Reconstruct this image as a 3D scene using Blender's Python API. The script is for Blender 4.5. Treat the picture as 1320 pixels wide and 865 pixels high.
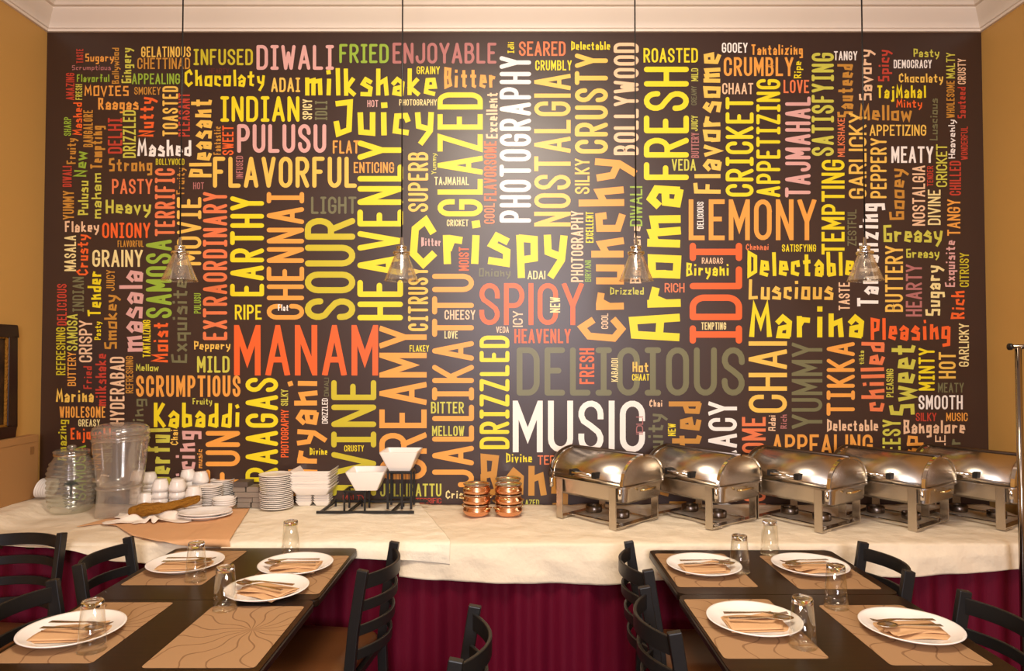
import bpy, bmesh, math, random
from math import sin, cos, pi, radians, sqrt, atan2
from mathutils import Vector, Matrix

random.seed(7)
S = bpy.context.scene
C = S.collection
for o in list(bpy.data.objects):
    bpy.data.objects.remove(o)

# ------------------------------------------------------------------ camera, world, light, exposure
F, PITCH, CAMZ = 880.0, radians(1.465), 1.585
cd = bpy.data.cameras.new('camera')
cam = bpy.data.objects.new('camera', cd)
C.objects.link(cam)
cam.location = (0, 0, CAMZ)
cam.rotation_euler = (pi / 2 + PITCH, 0, 0)
cd.sensor_width = 36.0
cd.lens = F / 1320 * 36
cd.clip_start = 0.02
S.camera = cam

S.view_settings.view_transform = 'Standard'
S.view_settings.look = 'None'
S.view_settings.gamma = 1
S.view_settings.use_curve_mapping = False
S.view_settings.exposure = 0.0

w = bpy.data.worlds.new('world')
S.world = w
w.use_nodes = True
w.node_tree.nodes['Background'].inputs[0].default_value = (0.9, 0.7, 0.5, 1)
w.node_tree.nodes['Background'].inputs[1].default_value = 0.05


def area(name, loc, target, size, power, col, size_y=None, spread=180):
    l = bpy.data.lights.new(name, 'AREA')
    l.energy = power
    l.color = col
    l.size = size
    if size_y:
        l.shape = 'RECTANGLE'
        l.size_y = size_y
    l.spread = radians(spread)
    o = bpy.data.objects.new(name, l)
    o.location = loc
    o.rotation_euler = (Vector(target) - Vector(loc)).to_track_quat('-Z', 'Y').to_euler()
    C.objects.link(o)
    return o


WARM = (1.0, 0.88, 0.72)
area('ceiling_lamp_light', (0.0, 1.5, 3.42), (0.0, 2.8, 1.2), 1.0, 104, WARM)
area('rear_lamp_light', (0.0, -1.4, 3.42), (0, 0.9, 0.5), 1.6, 40, (1.0, 0.85, 0.66))
area('storefront_daylight', (0.28, -3.25, 2.24), (0.2, 3.7, 1.7), 1.3, 200, (0.91, 0.90, 1.0), 1.2)


def ray(px, py):
    dx, dy = (px - 660) / F, -(py - 432.5) / F
    c, s = cos(PITCH), sin(PITCH)
    return Vector((dx, c - dy * s, s + dy * c))


def onY(px, py, Y):
    d = ray(px, py)
    t = Y / d.y
    return Vector((d.x * t, Y, CAMZ + d.z * t))


def onZ(px, py, z):
    d = ray(px, py)
    t = (z - CAMZ) / d.z
    return Vector((d.x * t, d.y * t, z))


# ------------------------------------------------------------------ materials
def lin(h):
    h = h.lstrip('#')
    v = [int(h[i:i + 2], 16) / 255 for i in (0, 2, 4)]
    return tuple((c / 12.92 if c <= 0.04045 else ((c + 0.055) / 1.055) ** 2.4) for c in v) + (1,)


MATS = {}


def mat(name, col, rough=0.5, metal=0.0, spec=0.5, trans=0.0, ior=1.45, coat=0.0):
    if name in MATS:
        return MATS[name]
    m = bpy.data.materials.new(name)
    m.use_nodes = True
    b = m.node_tree.nodes['Principled BSDF']
    b.inputs['Base Color'].default_value = lin(col) if isinstance(col, str) else col
    b.inputs['Roughness'].default_value = rough
    b.inputs['Metallic'].default_value = metal
    b.inputs['Specular IOR Level'].default_value = spec
    b.inputs['Transmission Weight'].default_value = trans
    b.inputs['IOR'].default_value = ior
    b.inputs['Coat Weight'].default_value = coat
    MATS[name] = m
    return m


def nodes(m):
    nt = m.node_tree
    return nt, nt.nodes, nt.links, nt.nodes['Principled BSDF']


def add_noise_color(m, c1, c2, scale=(1, 1, 1), nscale=5, detail=5, lo=0.3, hi=0.7):
    nt, N, L, b = nodes(m)
    tc = N.new('ShaderNodeTexCoord')
    mp = N.new('ShaderNodeMapping')
    mp.inputs['Scale'].default_value = scale
    nz = N.new('ShaderNodeTexNoise')
    nz.inputs['Scale'].default_value = nscale
    nz.inputs['Detail'].default_value = detail
    cr = N.new('ShaderNodeValToRGB')
    cr.color_ramp.elements[0].position = lo
    cr.color_ramp.elements[1].position = hi
    cr.color_ramp.elements[0].color = lin(c1)
    cr.color_ramp.elements[1].color = lin(c2)
    L.new(tc.outputs['Object'], mp.inputs[0])
    L.new(mp.outputs[0], nz.inputs[0])
    L.new(nz.outputs[0], cr.inputs[0])
    L.new(cr.outputs[0], b.inputs['Base Color'])
    return nz


def add_bump(m, nscale=40, strength=0.1, dist=0.01, scale=(1, 1, 1)):
    nt, N, L, b = nodes(m)
    tc = N.new('ShaderNodeTexCoord')
    mp = N.new('ShaderNodeMapping')
    mp.inputs['Scale'].default_value = scale
    nz = N.new('ShaderNodeTexNoise')
    nz.inputs['Scale'].default_value = nscale
    nz.inputs['Detail'].default_value = 4
    bp = N.new('ShaderNodeBump')
    bp.inputs['Strength'].default_value = strength
    bp.inputs['Distance'].default_value = dist
    L.new(tc.outputs['Object'], mp.inputs[0])
    L.new(mp.outputs[0], nz.inputs[0])
    L.new(nz.outputs[0], bp.inputs['Height'])
    L.new(bp.outputs[0], b.inputs['Normal'])


def clear_mat(name, tint, glossy_lo=0.06, rough=0.03, scuff=0.0):
    """thin clear shell: see-through, reflecting more at grazing angles"""
    m = bpy.data.materials.new(name)
    m.use_nodes = True
    nt = m.node_tree
    N, L = nt.nodes, nt.links
    N.clear()
    out = N.new('ShaderNodeOutputMaterial')
    tr = N.new('ShaderNodeBsdfTransparent')
    tr.inputs[0].default_value = tint
    gl = N.new('ShaderNodeBsdfGlossy')
    gl.inputs['Roughness'].default_value = rough
    gl.inputs[0].default_value = (1, 0.98, 0.95, 1)
    lw = N.new('ShaderNodeLayerWeight')
    lw.inputs[0].default_value = 0.35
    mr = N.new('ShaderNodeMapRange')
    mr.inputs['To Min'].default_value = glossy_lo
    mr.inputs['To Max'].default_value = 0.55
    mx = N.new('ShaderNodeMixShader')
    L.new(lw.outputs['Facing'], mr.inputs[0])
    L.new(mr.outputs[0], mx.inputs[0])
    L.new(tr.outputs[0], mx.inputs[1])
    L.new(gl.outputs[0], mx.inputs[2])
    if scuff:
        df = N.new('ShaderNodeBsdfDiffuse')
        df.inputs[0].default_value = (0.85, 0.8, 0.74, 1)
        m2 = N.new('ShaderNodeMixShader')
        m2.inputs[0].default_value = scuff
        L.new(mx.outputs[0], m2.inputs[1])
        L.new(df.outputs[0], m2.inputs[2])
        L.new(m2.outputs[0], out.inputs[0])
    else:
        L.new(mx.outputs[0], out.inputs[0])
    MATS[name] = m
    return m


M_WALL = mat('beige_wall_paint', '#c79850', 0.6)
add_bump(M_WALL, 120, 0.05, 0.003)
M_MURAL = mat('brown_mural_paint', '#3a2419', 0.38, spec=0.7)
M_CEIL = mat('ceiling_paint', '#cfcbd0', 0.7)
M_TRIM = mat('cream_trim_paint', '#eadccb', 0.5)
M_FLOOR = mat('dark_floor', '#3a2417', 0.4)
add_noise_color(M_FLOOR, '#2a1810', '#4a2f1f', (1, 12, 1), 3)
M_CLOTH = mat('cream_tablecloth', '#ead9bd', 0.85, spec=0.2)
add_bump(M_CLOTH, 9, 0.6, 0.03)
M_CLOTH2 = mat('white_tablecloth', '#efe2c9', 0.85, spec=0.2)
add_bump(M_CLOTH2, 11, 0.6, 0.03)
M_PEACH = mat('peach_cloth', '#dba97a', 0.85, spec=0.2)
add_bump(M_PEACH, 16, 0.3, 0.02)
M_NAPW = mat('white_napkin_cloth', '#f2e4d2', 0.85, spec=0.2)
M_SKIRT = mat('burgundy_skirt', '#5e0420', 0.65, spec=0.2)
add_bump(M_SKIRT, 30, 0.2, 0.01, (6, 6, 0.5))
M_WOOD = mat('dark_wood_laminate', '#38220f', 0.32, spec=0.4)
add_noise_color(M_WOOD, '#190d06', '#2b190b', (1.2, 18, 1), 4, 6)
M_EDGE = mat('dark_table_edge', '#1d120a', 0.35)
M_BLACK = mat('black_powdercoat_metal', '#1e1c1b', 0.38, spec=0.45)
M_SEAT = mat('brown_vinyl', '#5b3418', 0.35)
M_STEEL = mat('brushed_steel', (0.60, 0.54, 0.46, 1), 0.27, 1.0)
add_bump(M_STEEL, 60, 0.02, 0.002, (0.3, 8, 8))
M_STEEL2 = mat('polished_steel', (0.60, 0.53, 0.44, 1), 0.27, 1.0)
M_DSTEEL = mat('dark_steel', (0.16, 0.13, 0.11, 1), 0.3, 1.0)
M_POLE = mat('aged_chrome', (0.34, 0.29, 0.24, 1), 0.15, 1.0)
M_CHROME = mat('chrome', (0.8, 0.77, 0.72, 1), 0.08, 1.0)
M_BRASS = mat('brass', (0.75, 0.55, 0.25, 1), 0.2, 1.0)
M_COPPER = mat('copper', (0.80, 0.40, 0.21, 1), 0.27, 1.0)
add_bump(M_COPPER, 60, 0.06, 0.003)
M_TIN = mat('tin_lining', (0.55, 0.5, 0.43, 1), 0.25, 1.0)
M_PORC = mat('white_porcelain', '#f3ebe2', 0.16, spec=0.5)
M_CUP = mat('white_stoneware', '#f0e6da', 0.25, spec=0.5)
M_NAPK = mat('peach_paper_napkin', '#d2a678', 0.8, spec=0.2)
M_PAPER = mat('cardboard', '#a87b4a', 0.8, spec=0.2)
M_TAPE = mat('packing_tape', '#8d6236', 0.5)
M_GREY = mat('grey_board', '#8d7d6c', 0.6)
M_DGREY = mat('dark_grey_board', '#5a4c42', 0.6)
M_FRAME = mat('dark_carved_wood', '#2a1509', 0.35)
M_ART = mat('dark_painting', '#20140b', 0.4)
add_noise_color(M_ART, '#0f0a06', '#4a3018', (1, 1, 1), 9, 8, 0.35, 0.75)
M_BROWNC = mat('brown_cloth', '#94631f', 0.8, spec=0.2)
add_bump(M_BROWNC, 22, 0.9, 0.02, (1.5, 4, 4))
M_RUB = mat('black_plastic', '#14110f', 0.4)
M_GLASS = mat('tumbler_glass', (0.95, 0.93, 0.88, 1), 0.0, spec=0.5, trans=1.0, ior=1.45)
M_JAR = clear_mat('jar_glass', (0.92, 0.95, 0.90, 1), 0.12, 0.06, 0.07)
M_ACRY = clear_mat('clear_acrylic', (0.93, 0.90, 0.86, 1), 0.10, 0.13, 0.10)
M_SHADE = clear_mat('pendant_glass', (0.95, 0.93, 0.88, 1), 0.08, 0.04, 0.03)
M_TUM = clear_mat('thin_tumbler_glass', (0.96, 0.96, 0.93, 1), 0.035, 0.02)
M_LOGO = mat('etched_mark', '#3b3f36', 0.5)
M_BULB = mat('frosted_bulb', '#e9ddc9', 0.35)

# placemat with a printed starburst of petal lines
M_MAT = mat('printed_paper_placemat', '#b08a62', 0.6, spec=0.3)


def placemat_nodes():
    nt, N, L, b = nodes(M_MAT)
    tc = N.new('ShaderNodeTexCoord')
    sx = N.new('ShaderNodeSeparateXYZ')
    L.new(tc.outputs['Object'], sx.inputs[0])

    def math_(op, a, b_=None, v=None):
        n = N.new('ShaderNodeMath')
        n.operation = op
        if a is not None:
            L.new(a, n.inputs[0])
        if b_ is not None:
            L.new(b_, n.inputs[1])
        elif v is not None:
            n.inputs[1].default_value = v
        return n.outputs[0]
    x = math_('ADD', sx.outputs[0], v=-0.05)
    y = math_('ADD', sx.outputs[1], v=-0.03)
    ang = math_('ARCTAN2', y, x)
    r = math_('SQRT', math_('ADD', math_('MULTIPLY', x, x), math_('MULTIPLY', y, y)))
    wob = N.new('ShaderNodeTexNoise')
    wob.inputs['Scale'].default_value = 9
    L.new(tc.outputs['Object'], wob.inputs[0])
    a2 = math_('ADD', math_('MULTIPLY', ang, v=8.0), math_('MULTIPLY', math_('SINE', math_('MULTIPLY', r, v=38.0)), v=0.85))
    a2 = math_('ADD', a2, math_('MULTIPLY', wob.outputs[0], v=1.4))
    s = math_('ABSOLUTE', math_('SINE', a2))
    thr = math_('DIVIDE', math_('ADD', math_('MULTIPLY', r, v=0), v=0.026), math_('ADD', r, v=0.03))
    lines = math_('LESS_THAN', s, thr)
    fade = math_('MULTIPLY', lines, v=0.6)
    mx = N.new('ShaderNodeMix')
    mx.data_type = 'RGBA'
    mx.inputs[6].default_value = lin('#a5805a')
    mx.inputs[7].default_value = lin('#6a472c')
    L.new(fade, mx.inputs[0])
    L.new(mx.outputs[2], b.inputs['Base Color'])


placemat_nodes()


# ------------------------------------------------------------------ mesh helpers
class MB:
    def __init__(s):
        s.v, s.f, s.mi = [], [], []
        s.cur = 0

    def add(s, vs, fs):
        n = len(s.v)
        s.v += [tuple(v) for v in vs]
        s.f += [tuple(i + n for i in f) for f in fs]
        s.mi += [s.cur] * len(fs)
        return s

    def box(s, x0, x1, y0, y1, z0, z1, M=None):
        vs = [Vector((x, y, z)) for z in (z0, z1) for y in (y0, y1) for x in (x0, x1)]
        if M:
            vs = [M @ v for v in vs]
        return s.add(vs, [(0, 2, 3, 1), (4, 5, 7, 6), (0, 1, 5, 4), (2, 6, 7, 3), (0, 4, 6, 2), (1, 3, 7, 5)])

    def lathe(s, prof, n=32, M=None):
        vs, fs = [], []
        for r, z in prof:
            for k in range(n):
                a = 2 * pi * k / n
                v = Vector((r * cos(a), r * sin(a), z))
                vs.append(M @ v if M else v)
        m = len(prof)
        for i in range(m - 1):
            for k in range(n):
                k2 = (k + 1) % n
                fs.append((i * n + k, i * n + k2, (i + 1) * n + k2, (i + 1) * n + k))
        if prof[0][0] > 1e-6 and prof[0] != prof[-1]:
            fs.append(tuple(reversed(range(n))))
        if prof[-1][0] > 1e-6 and prof[0] != prof[-1]:
            fs.append(tuple(range((m - 1) * n, m * n)))
        return s.add(vs, fs)

    def sweep(s, path, sec, closed_path=False, up=Vector((0, 0, 1)), caps=True):
        """sec: list of (side, up) offsets swept along path"""
        P = [Vector(p) for p in path]
        n, m = len(P), len(sec)
        vs, fs = [], []
        for i, p in enumerate(P):
            if closed_path:
                t = P[(i + 1) % n] - P[i - 1]
            else:
                t = P[min(i + 1, n - 1)] - P[max(i - 1, 0)]
            t.normalize()
            u = up
            if abs(t.dot(u)) > 0.98:
                u = Vector((0, 1, 0)) if abs(t.y) < 0.9 else Vector((1, 0, 0))
            sd = t.cross(u).normalized()
            uu = sd.cross(t).normalized()
            for a, b in sec:
                vs.append(p + sd * a + uu * b)
        rng = n if closed_path else n - 1
        for i in range(rng):
            j = (i + 1) % n
            for k in range(m):
                k2 = (k + 1) % m
                fs.append((i * m + k, i * m + k2, j * m + k2, j * m + k))
        if caps and not closed_path:
            fs.append(tuple(reversed(range(m))))
            fs.append(tuple(range((n - 1) * m, n * m)))
        return s.add(vs, fs)

    def tube(s, path, r, n=10, **k):
        return s.sweep(path, [(r * cos(2 * pi * i / n), r * sin(2 * pi * i / n)) for i in range(n)], **k)

    def bar(s, path, w_, h_, **k):
        return s.sweep(path, [(-w_ / 2, -h_ / 2), (w_ / 2, -h_ / 2), (w_ / 2, h_ / 2), (-w_ / 2, h_ / 2)], **k)

    def prism(s, poly, z0, z1, M=None):
        n = len(poly)
        vs = [Vector((x, y, z0)) for x, y in poly] + [Vector((x, y, z1)) for x, y in poly]
        if M:
            vs = [M @ v for v in vs]
        fs = [tuple(reversed(range(n))), tuple(range(n, 2 * n))]
        fs += [(i, (i + 1) % n, n + (i + 1) % n, n + i) for i in range(n)]
        return s.add(vs, fs)

    def grid(s, fn, nu, nv):
        vs = [fn(i / nu, j / nv) for j in range(nv + 1) for i in range(nu + 1)]
        q = nu + 1
        fs = [(j * q + i, j * q + i + 1, (j + 1) * q + i + 1, (j + 1) * q + i) for j in range(nv) for i in range(nu)]
        return s.add(vs, fs)

    def build(s, name, m, parent=None, smooth=False, bevel=0, solid=0, subsurf=0, auto=None):
        me = bpy.data.meshes.new(name)
        me.from_pydata(s.v, [], s.f)
        for mm in (m if isinstance(m, list) else [m]):
            me.materials.append(mm)
        if isinstance(m, list):
            me.polygons.foreach_set('material_index', s.mi)
        bm = bmesh.new()
        bm.from_mesh(me)
        bmesh.ops.remove_doubles(bm, verts=bm.verts, dist=1e-6)
        bmesh.ops.recalc_face_normals(bm, faces=bm.faces)
        bm.to_mesh(me)
        bm.free()
        me.update()
        o = bpy.data.objects.new(name, me)
        C.objects.link(o)
        if smooth or auto:
            for p in me.polygons:
                p.use_smooth = True
            if auto:
                me.set_sharp_from_angle(angle=radians(auto))
        if solid:
            md = o.modifiers.new('thickness', 'SOLIDIFY')
            md.thickness = solid
            md.offset = 0
        if bevel:
            md = o.modifiers.new('bevel', 'BEVEL')
            md.width = bevel
            md.segments = 2
            md.limit_method = 'ANGLE'
        if subsurf:
            md = o.modifiers.new('sub', 'SUBSURF')
            md.levels = md.render_levels = subsurf
        if parent:
            o.parent = parent
        return o


def tag(o, label, cat, group=None):
    o['label'] = label
    o['category'] = cat
    if group:
        o['group'] = group
    return o


def thing(name, label, cat, loc=(0, 0, 0), rz=0, group=None):
    o = bpy.data.objects.new(name, None)
    o.empty_display_size = 0.1
    C.objects.link(o)
    o.location = loc
    o.rotation_euler = (0, 0, rz)
    return tag(o, label, cat, group)


def struct(o):
    o['kind'] = 'structure'
    return o


def dup(root, label=None, group=None):
    """a copy of a thing with its parts and sub-parts"""
    r = root.copy()
    C.objects.link(r)
    if label:
        r['label'] = label
    if group:
        r['group'] = group
    for ch in list(root.children):
        c = ch.copy()
        C.objects.link(c)
        c.parent = r
        for g in list(ch.children):
            d = g.copy()
            C.objects.link(d)
            d.parent = c
    return r


def rrect(w_, d_, r, n=5):
    pts = []
    for cx, cy, a0 in ((w_ / 2 - r, d_ / 2 - r, 0), (-w_ / 2 + r, d_ / 2 - r, 90), (-w_ / 2 + r, -d_ / 2 + r, 180), (w_ / 2 - r, -d_ / 2 + r, 270)):
        for k in range(n + 1):
            a = radians(a0 + 90 * k / n)
            pts.append((cx + r * cos(a), cy + r * sin(a)))
    return pts


ORD = ['', 'second', 'third', 'fourth', 'fifth', 'sixth', 'seventh', 'eighth', 'ninth', 'tenth', 'eleventh', 'twelfth', 'thirteenth',
       'fourteenth', 'fifteenth', 'sixteenth', 'seventeenth', 'eighteenth', 'nineteenth', 'twentieth', 'twenty-first']


def pos_from_top(k, n):
    if k == 0:
        return 'topmost'
    if k == n - 1:
        return 'bottom'
    return ORD[k] + ' from top'


# ------------------------------------------------------------------ room shell
YW = 3.76
XL, XR = -2.59, 2.615
YF = -3.5
TOPZ = onY(660, 42, YW).z
ZC = TOPZ + 0.15
struct(MB().box(XL - 0.1, XR + 0.1, YF - 0.1, YW + 0.1, -0.1, 0).build('floor', M_FLOOR))
struct(MB().box(XL - 0.1, XR + 0.1, YF - 0.1, YW + 0.1, ZC, ZC + 0.1).build('ceiling', M_CEIL))
wall_back = struct(MB().box(XL - 0.1, XR + 0.1, YW, YW + 0.1, 0, ZC).build('wall_back', M_MURAL))
wall_back['label'] = 'dark brown feature wall painted with colourful words'
struct(MB().box(XL - 0.1, XL, YF, YW, 0, ZC).build('wall_left', M_WALL))
struct(MB().box(XR, XR + 0.1, YF, YW, 0, ZC).build('wall_right', M_WALL))
struct(MB().box(XL - 0.1, XR + 0.1, YF - 0.1, YF, 0, ZC).build('wall_front', M_WALL))

# crown moulding: (out from wall, height) profile
H0 = TOPZ
crown = [(0, H0), (0.016, H0), (0.018, H0 + 0.012), (0.026, H0 + 0.015), (0.030, H0 + 0.026), (0.048, H0 + 0.045), (0.068, H0 + 0.068), (0.090, H0 + 0.088), (0.094, H0 + 0.098),
         (0.112, H0 + 0.101), (0.120, H0 + 0.112), (0.15, H0 + 0.128), (0.156, H0 + 0.14), (0.16, ZC), (0, ZC)]


def crown_run(name, a, b, nrm, ea, eb):
    """a, b wall line ends; nrm into room; profile mitred at the ends ea, eb (+1 shortens)"""
    a, b, nrm = Vector(a), Vector(b), Vector(nrm)
    d = (b - a).normalized()
    mb = MB()
    vs = []
    for p, e in ((a, ea), (b, -eb)):
        for o_, z in crown:
            vs.append(p + nrm * o_ + d * (e * o_) + Vector((0, 0, z)))
    m = len(crown)
    fs = [(k, (k + 1) % m, m + (k + 1) % m, m + k) for k in range(m)]
    fs += [tuple(range(m)), tuple(reversed(range(m, 2 * m)))]
    mb.add(vs, fs)
    return struct(mb.build(name, M_TRIM, auto=35))


crown_run('trim_1', (XL, YW, 0), (XR, YW, 0), (0, -1, 0), 1, 1)
crown_run('trim_2', (XL, YF, 0), (XL, YW, 0), (1, 0, 0), 0, 1)
crown_run('trim_3', (XR, YF, 0), (XR, YW, 0), (-1, 0, 0), 0, 1)


# ------------------------------------------------------------------ painted lettering
def arc(cx, cy, rx, ry, a0, a1, n=9):
    return [(cx + rx * cos(radians(a0 + (a1 - a0) * k / n)), cy + ry * sin(radians(a0 + (a1 - a0) * k / n))) for k in range(n + 1)]


R_ = 0.23
CAPS = {
    'A': (1.1, [[(0, 0), (.5, 1), (1, 0)], [(.19, .29), (.81, .29)]]),
    'B': (1, [[(.5, .54), (0, .54), (0, 1)] + arc(.5, .77, .42, .23, 90, -90) + arc(.5, .27, .5, .27, 90, -90) + [(0, 0), (0, .54)]]),
    'C': (1, [[(1, .68)] + arc(.5, 1 - R_, .5, R_, 0, 180) + arc(.5, R_, .5, R_, 180, 360) + [(1, .32)]]),
    'D': (1, [[(0, 0), (0, 1)] + arc(.5, .75, .5, .25, 90, 0) + arc(.5, .25, .5, .25, 0, -90) + [(0, 0), (0, .2)]]),
    'E': (.86, [[(1, 1), (0, 1), (0, 0), (1, 0)], [(0, .52), (.75, .52)]]),
    'F': (.86, [[(1, 1), (0, 1), (0, 0)], [(0, .52), (.75, .52)]]),
    'G': (1, [[(1, .7)] + arc(.5, 1 - R_, .5, R_, 0, 180) + arc(.5, R_, .5, R_, 180, 360) + [(1, .46), (.55, .46)]]),
    'H': (1, [[(0, 0), (0, 1)], [(1, 0), (1, 1)], [(0, .5), (1, .5)]]),
    'I': (.62, [[(.5, 0), (.5, 1)], [(0, 0), (1, 0)], [(0, 1), (1, 1)]]),
    'i': (0, [[(0, 0), (0, 1)]]),
    'J': (.95, [[(1, 1)] + arc(.5, R_, .5, R_, 0, -180) + [(0, .3)]]),
    'K': (1, [[(0, 0), (0, 1)], [(1, 1), (.05, .42)], [(.3, .56), (1, 0)]]),
    'L': (.86, [[(0, 1), (0, 0), (1, 0)]]),
    'M': (1.25, [[(0, 0), (0, 1), (.5, .3), (1, 1), (1, 0)]]),
    'N': (1, [[(0, 0), (0, 1), (1, 0), (1, 1)]]),
    'O': (1, [arc(.5, 1 - R_, .5, R_, 0, 180) + arc(.5, R_, .5, R_, 180, 360) + [(1, 1 - R_), (.97, 1 - R_ + .06)]]),
    'P': (1, [[(0, 0), (0, 1)] + arc(.5, .73, .5, .27, 90, -90) + [(0, .46)]]),
    'R': (1, [[(0, 0), (0, 1)] + arc(.5, .74, .5, .26, 90, -90) + [(0, .48)], [(.45, .48), (1, 0)]]),
    'S': (1, [[(1, .72)] + arc(.5, 1 - R_, .5, R_, 0, 190) + [(.12, .62), (.5, .51), (.88, .38)] + arc(.5, R_, .5, R_, 10, -180) + [(0, .28)]]),
    'T': (1, [[(0, 1), (1, 1)], [(.5, 1), (.5, 0)]]),
    'U': (1, [[(0, 1)] + arc(.5, R_, .5, R_, 180, 360) + [(1, 1)]]),
    'V': (1.05, [[(0, 1), (.5, 0), (1, 1)]]),
    'W': (1.35, [[(0, 1), (.25, 0), (.5, .7), (.75, 0), (1, 1)]]),
    'X': (1, [[(0, 0), (1, 1)], [(0, 1), (1, 0)]]),
    'Y': (1.05, [[(0, 1), (.5, .45), (1, 1)], [(.5, .5), (.5, 0)]]),
    'Z': (1, [[(0, 1), (1, 1), (0, 0), (1, 0)]]),
}
LOW = {
    'a': [[(.02, .42), (.2, .60), (.42, .46), (.39, 0)], [(.41, .3), (.10, .26), (.06, .04), (.39, .0)]],
    'b': [[(.05, 1), (.06, .0)], [(.06, .5), (.38, .45), (.42, .07), (.06, .02)]],
    'c': [[(.40, .40), (.36, .56), (.08, .54), (.05, .1), (.40, .02)]],
    'd': [[(.42, 1), (.40, .0)], [(.41, .52), (.08, .44), (.05, .07), (.40, .02)]],
    'e': [[(.06, .29), (.42, .31), (.36, .56), (.10, .57), (.04, .1), (.40, .02)]],
    'f': [[(.42, .9), (.2, 1), (.18, .0)], [(0, .56), (.38, .59)]],
    'g': [[(.41, .56), (.08, .54), (.06, .1), (.40, .08)], [(.42, .6), (.40, -.28), (.06, -.30)]],
    'h': [[(.06, 1), (.06, 0)], [(.06, .42), (.36, .56), (.42, 0)]],
    'i': [[(.08, .60), (.07, 0)], [(.03, .86), (.14, .88)]],
    'j': [[(.2, .60), (.2, -.26), (0, -.30)], [(.14, .86), (.26, .88)]],
    'k': [[(.06, 1), (.06, 0)], [(.40, .6), (.08, .27), (.46, 0)]],
    'l': [[(.06, 1), (.08, 0)]],
    'm': [[(.06, .62), (.06, 0)], [(.06, .48), (.32, .55), (.34, 0)], [(.34, .48), (.60, .55), (.64, 0)]],
    'n': [[(.06, .72), (.06, 0)], [(.06, .38), (.36, .50), (.42, 0)]],
    'o': [[(.05, .3), (.06, .55), (.44, .58), (.42, .03), (.05, .04), (.05, .32)]],
    'p': [[(.06, .6), (.08, -.3)], [(.06, .56), (.42, .52), (.40, .12), (.07, .07)]],
    'q': [[(.42, .6), (.42, -.3)], [(.42, .54), (.06, .54), (.06, .08), (.42, .08)]],
    'r': [[(.06, .62), (.08, 0)], [(.08, .32), (.2, .54), (.42, .50)]],
    's': [[(.42, .48), (.2, .60), (.06, .42), (.42, .26), (.40, .02), (.0, .04)]],
    't': [[(.2, .9), (.2, .06), (.40, .02)], [(.0, .58), (.42, .60)]],
    'u': [[(.05, .6), (.06, .06), (.40, .03), (.42, .6)]],
    'v': [[(.02, .6), (.2, .02), (.42, .6)]],
    'w': [[(.02, .6), (.14, .02), (.32, .42), (.50, .02), (.62, .6)]],
    'x': [[(.02, .6), (.42, 0)], [(.42, .6), (.02, 0)]],
    'y': [[(.03, .6), (.08, .24), (.36, .14)], [(.46, .62), (.40, .08), (.14, -.30)]],
    'z': [[(.04, .56), (.42, .58), (.04, .03), (.44, .02)]],
    'A': [[(.04, 0), (.1, .95), (.44, .95), (.5, 0)], [(.07, .40), (.47, .40)]],
    'B': [[(.06, .5), (.06, 1), (.42, .95), (.36, .56), (.06, .50)], [(.34, .54), (.50, .10), (.06, 0), (.06, .5)]],
    'C': [[(.52, .72), (.36, .98), (.10, .78), (.06, .22), (.28, .0), (.54, .2)]],
    'D': [[(.06, .5), (.06, 1), (.44, .82), (.46, .15), (.06, 0), (.06, .5)]],
    'E': [[(.48, .98), (.06, .95), (.06, .03), (.50, .02)], [(.06, .5), (.42, .5)]],
    'F': [[(.48, .98), (.06, .95), (.08, .0)], [(.06, .5), (.40, .5)]],
    'G': [[(.48, .95), (.06, .92), (.08, .04), (.48, .06), (.48, .46), (.24, .46)]],
    'H': [[(.06, 1), (.06, 0)], [(.48, 1), (.48, 0)], [(.06, .5), (.48, .46)]],
    'I': [[(.2, 1), (.2, 0)], [(.02, .98), (.4, .98)], [(.02, .02), (.4, .02)]],
    'J': [[(.06, .92), (.46, .95), (.42, .14), (.1, .02), (.04, .34)]],
    'K': [[(.06, 1), (.06, 0)], [(.48, .98), (.10, .46), (.52, 0)]],
    'L': [[(.08, 1), (.06, .04), (.48, .06)]],
    'M': [[(.04, 0), (.1, .97), (.32, .36), (.56, .97), (.62, 0)]],
    'N': [[(.05, 0), (.06, .97), (.44, .03), (.46, 1)]],
    'O': [[(.06, .5), (.08, .95), (.48, .97), (.46, .04), (.06, .03), (.06, .5)]],
    'P': [[(.08, 0), (.06, .97), (.44, .92), (.42, .46), (.08, .42)]],
    'R': [[(.08, 0), (.06, .97), (.42, .92), (.40, .50), (.08, .44)], [(.22, .46), (.50, 0)]],
    'S': [[(.46, .95), (.08, .92), (.06, .54), (.44, .48), (.44, .05), (.03, .04)]],
    'T': [[(.0, .95), (.52, .97)], [(.26, .95), (.25, 0)]],
    'V': [[(.02, .98), (.25, 0), (.5, .98)]],
    'Y': [[(.02, .98), (.26, .5), (.5, .98)], [(.26, .5), (.24, 0)]],
    'W': [[(.02, 1), (.16, 0), (.34, .7), (.52, 0), (.66, 1)]],
}


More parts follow.
